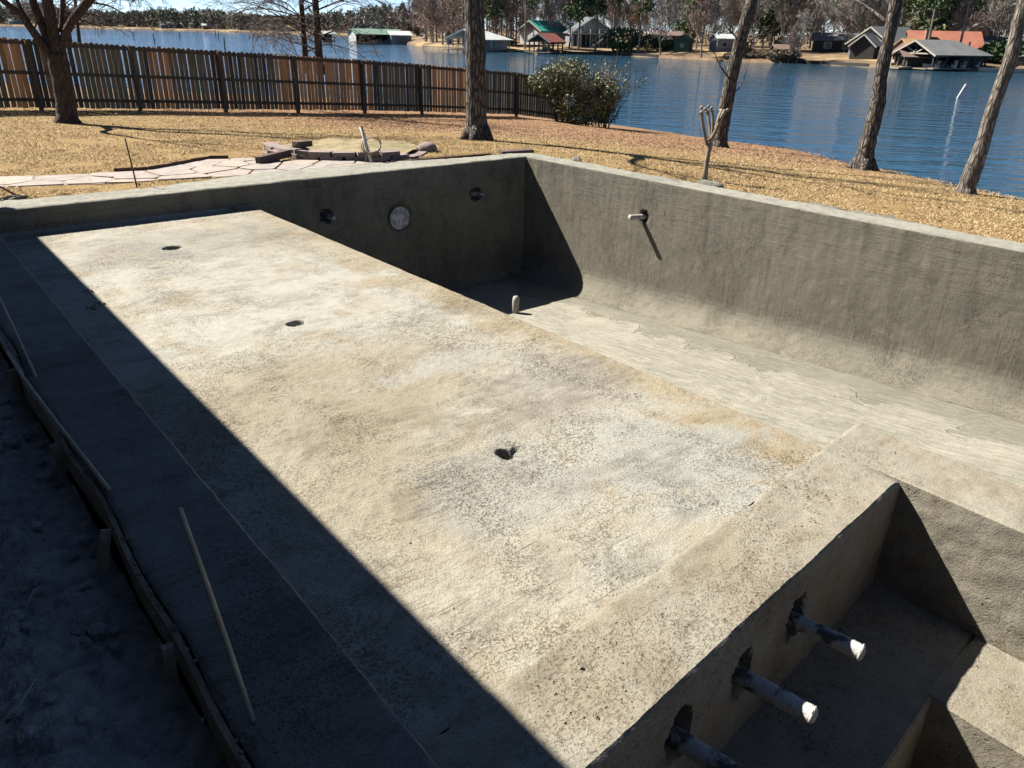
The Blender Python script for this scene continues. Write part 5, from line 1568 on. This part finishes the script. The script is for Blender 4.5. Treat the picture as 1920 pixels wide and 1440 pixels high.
BARE = [make_bare(11.5, 101), make_bare(13, 102, spread=(.3, .7), up=.3, first=.15), make_bare(10.5, 103, B_RUSTTWIG, kids=(12, 6, 5, 4), first=.16), make_bare(12, 104, kids=(10, 6, 5, 4), first=.18), make_bare(11, 105, B_FARTWIG, spread=(.5, 1.0), first=.14)]
CYP = [make_cypress(17, 111), make_cypress(15, 112)]
PINE = [make_pine(17, 121, .38), make_pine(18, 122, .42), make_pine(15, 123, .26, 70, .2), make_pine(13, 124, .10, 90, .24)]
BUSH = [make_bush(4, 2.2, 131, N_PINE[1], .26, 900), make_bush(3, 1.6, 132, simple('brush_brown', (.21, .16, .10), (.14, .11, .07), .6, 0, 5), .2, 700), make_bush(6, 3.2, 133, N_PINE[0], .3, 1400)]
rnd.seed(5)
used = set()
GRP = {'bare_tree': ('bare grey brown tree in the woods of the far shore', 'bare trees of the far woods'), 'cypress_tree': ('tall reddish bare cypress in the row on the far point', 'cypresses on the far point'),
       'pine_tree': ('dark green pine in the woods of the far shore', 'pines of the far woods'), 'bush': ('low bush on the bank of the far shore', 'bushes on the far bank')}


def plant(proto, px, off, label=None, sc_=1.0):
    p = on_bank(px, off); nm = proto.name.split('.')[0]
    rz = rnd.uniform(0, 6.28); sc_ *= rnd.uniform(.9, 1.12)
    if proto.name not in used:
        used.add(proto.name); o = proto; o.location = p; o.rotation_euler = (0, 0, rz); o.scale = (sc_,) * 3
    else:
        o = copy_tree(proto, p, None, rz, (sc_,) * 3)
    o['label'] = label or GRP[nm][0]; o['group'] = GRP[nm][1]
    return o


# named trees that stand in front
for px, off, pr, lb, k in ((985, 3, PINE[1], 'dark pine with a bare lower trunk left of the teal roofed house', 1.0), (1068, 8, BARE[3], 'forked bare tree between the teal roof and the white house', 1.1), (1086, 4, PINE[2], 'full green pine on the bank left of the white house', 1.05),
                           (1118, 4, PINE[0], 'green pine standing in front of the white house', 1.05), (1151, 6, PINE[1], 'tall dark pine at the right end of the white house', 1.1), (1200, 3, PINE[0], 'pale trunked pine leaning at the water right of the white house', 1.15),
                           (1242, 1.0, BARE[4], 'broad bare tree at the water line left of the green shed', 1.1), (1320, .6, BARE[2], 'bare tree standing in the water right of the green shed', .95), (1486, -.5, BARE[2], 'thin bare tree in the water left of the bent trunk', .6), (1502, -.5, BARE[0], 'second thin bare tree in the water left of the bent trunk', .6),
                           (1745, 12, PINE[1], 'straight bare trunked pine rising behind the large grey roof', .9), (1806, 12, PINE[1], 'leaning pine trunk behind the right end of the large grey roof', 1.1), (1742, 28, PINE[3], 'broad bright green pine above the red orange roof', 1.25), (1716, 34, PINE[2], 'dark green pine behind the grey shingled house', 1.3), (1875, 22, BARE[3], 'bare tree beside the white gable house', 1.0)):
    plant(pr, px, off, lb, k)
o = plant(BUSH[2], 1170, 4.5, 'round bright green evergreen bush in front of the white house', 1.35)
plant(BUSH[2], 1872, 12, 'dark green hedge bush behind the right boathouse dock', .8); plant(BUSH[2], 1896, 10, 'dark green hedge bush nearest the right edge', 1.1)
for k in range(22):
    plant(BUSH[1], rnd.uniform(1370, 1500), rnd.uniform(.6, 7), None, rnd.uniform(.6, 1.2))
for px in (1180, 1220, 1250, 955, 1940): plant(BUSH[rnd.randrange(3)], px, rnd.uniform(10, 16), None, rnd.uniform(.6, .9))
for i, px in enumerate((768, 778, 789, 797, 808, 818, 829, 838, 850, 859, 868, 784, 812, 846)): plant(CYP[i % 2], px + rnd.uniform(-2, 2), rnd.uniform(1, 16), None, rnd.uniform(.9, 1.1))
for px, off in ((862, 30), (872, 22), (846, 34), (930, 12), (958, 24), (978, 26)): plant(PINE[rnd.randrange(3)], px, off, None, 1.1)
for px in (925, 940, 950, 968): plant(CYP[rnd.randrange(2)], px, rnd.uniform(8, 20), None, .9)
px = 770.0
while px < 2030:                                     # three rows of woods behind
    for lo, hi, pb in ((24, 36, .12), (38, 60, .22), (62, 110, .35)):
        if lo == 24 and rnd.random() < .35: continue
        if px < 905 and rnd.random() < .35: continue
        pr = PINE[rnd.randrange(4)] if rnd.random() < pb else BARE[rnd.randrange(5)]
        plant(pr, px + rnd.uniform(-8, 8), rnd.uniform(lo, hi), None, rnd.uniform(.85, 1.15))
    px += rnd.uniform(15, 21)
# a few shared-mesh trees down to the water on the point's left side, then the far woods as one mass
for px in (700, 716, 733, 748, 757, 640, 660, 680): plant(BARE[rnd.randrange(5)], px, rnd.uniform(4, 40), None, .8)
vb, vp, vt = [], [], MB()
for k in range(900):
    px = -60 + 850 * rnd.random(); off = 8 + 150 * rnd.random() ** 1.3
    p = on_bank(px, off); h = .70 * rnd.uniform(11, 17) * (1.15 if px < 330 else .95) * (1 + .2 * math.sin(px * .021))
    pine = rnd.random() < (.5 if px < 420 else .34)
    n = 84; q = RNG.normal(size=(n, 3)); q /= np.linalg.norm(q, axis=1, keepdims=True); q *= RNG.uniform(.3, 1, (n, 1)) ** .5
    (vp if pine else vb).append(p + np.array([0, 0, h * .5]) + q * np.array([h * .21, h * .21, h * .5]))
    vt.tube([p, p + np.array([0, 0, h * .8])], [.22, .1], 3, False)
v, f = leaf_cloud(np.concatenate(vp), 1.0); tag(put('distant_pines', v, f, simple('hazed_needles', (.13, .165, .10), (.085, .115, .07), .2, 0, 2)), 'dark green pines in the woods of the most distant shore', None, None, 'stuff')  # needle colour lightened in place of haze over the distance
v, f = leaf_cloud(np.concatenate(vb), 1.05); tag(put('distant_bare_woods', v, f, simple('distant_twigs', (.24, .205, .18), (.17, .145, .13), .2, 0, 2)), 'brown grey bare woods of the most distant shore', None, None, 'stuff')
tag(vt.put('distant_trunks', B_FARTRUNK), 'trunks in the woods of the most distant shore', None, None, 'stuff')

# brushy undergrowth behind the houses: nobody could count its stems
def thicket(name, label, p0, p1, n, o0, o1, hmax, m, leaf=.5):
    pts = []
    for _ in range(n):
        p = on_bank(rnd.uniform(p0, p1), rnd.uniform(o0, o1)); pts.append(p + np.array([0, 0, hmax * rnd.random() ** 1.5]))
    v, f = leaf_cloud(np.array(pts), leaf); tag(put(name, v, f, m), label, None, None, 'stuff')


thicket('undergrowth', 'grey brown undergrowth filling the woods of the far shore', 760, 2060, 16000, 55, 190, 8.5, B_FARTWIG, .48)
thicket('undergrowth', 'reddish brown brush at the foot of the far woods', 770, 2060, 5000, 34, 70, 3.2, B_RUSTTWIG, .35)
thicket('undergrowth', 'dim brush along the most distant shore', -80, 800, 9000, 8, 60, 5.0, B_FARTWIG, .8)
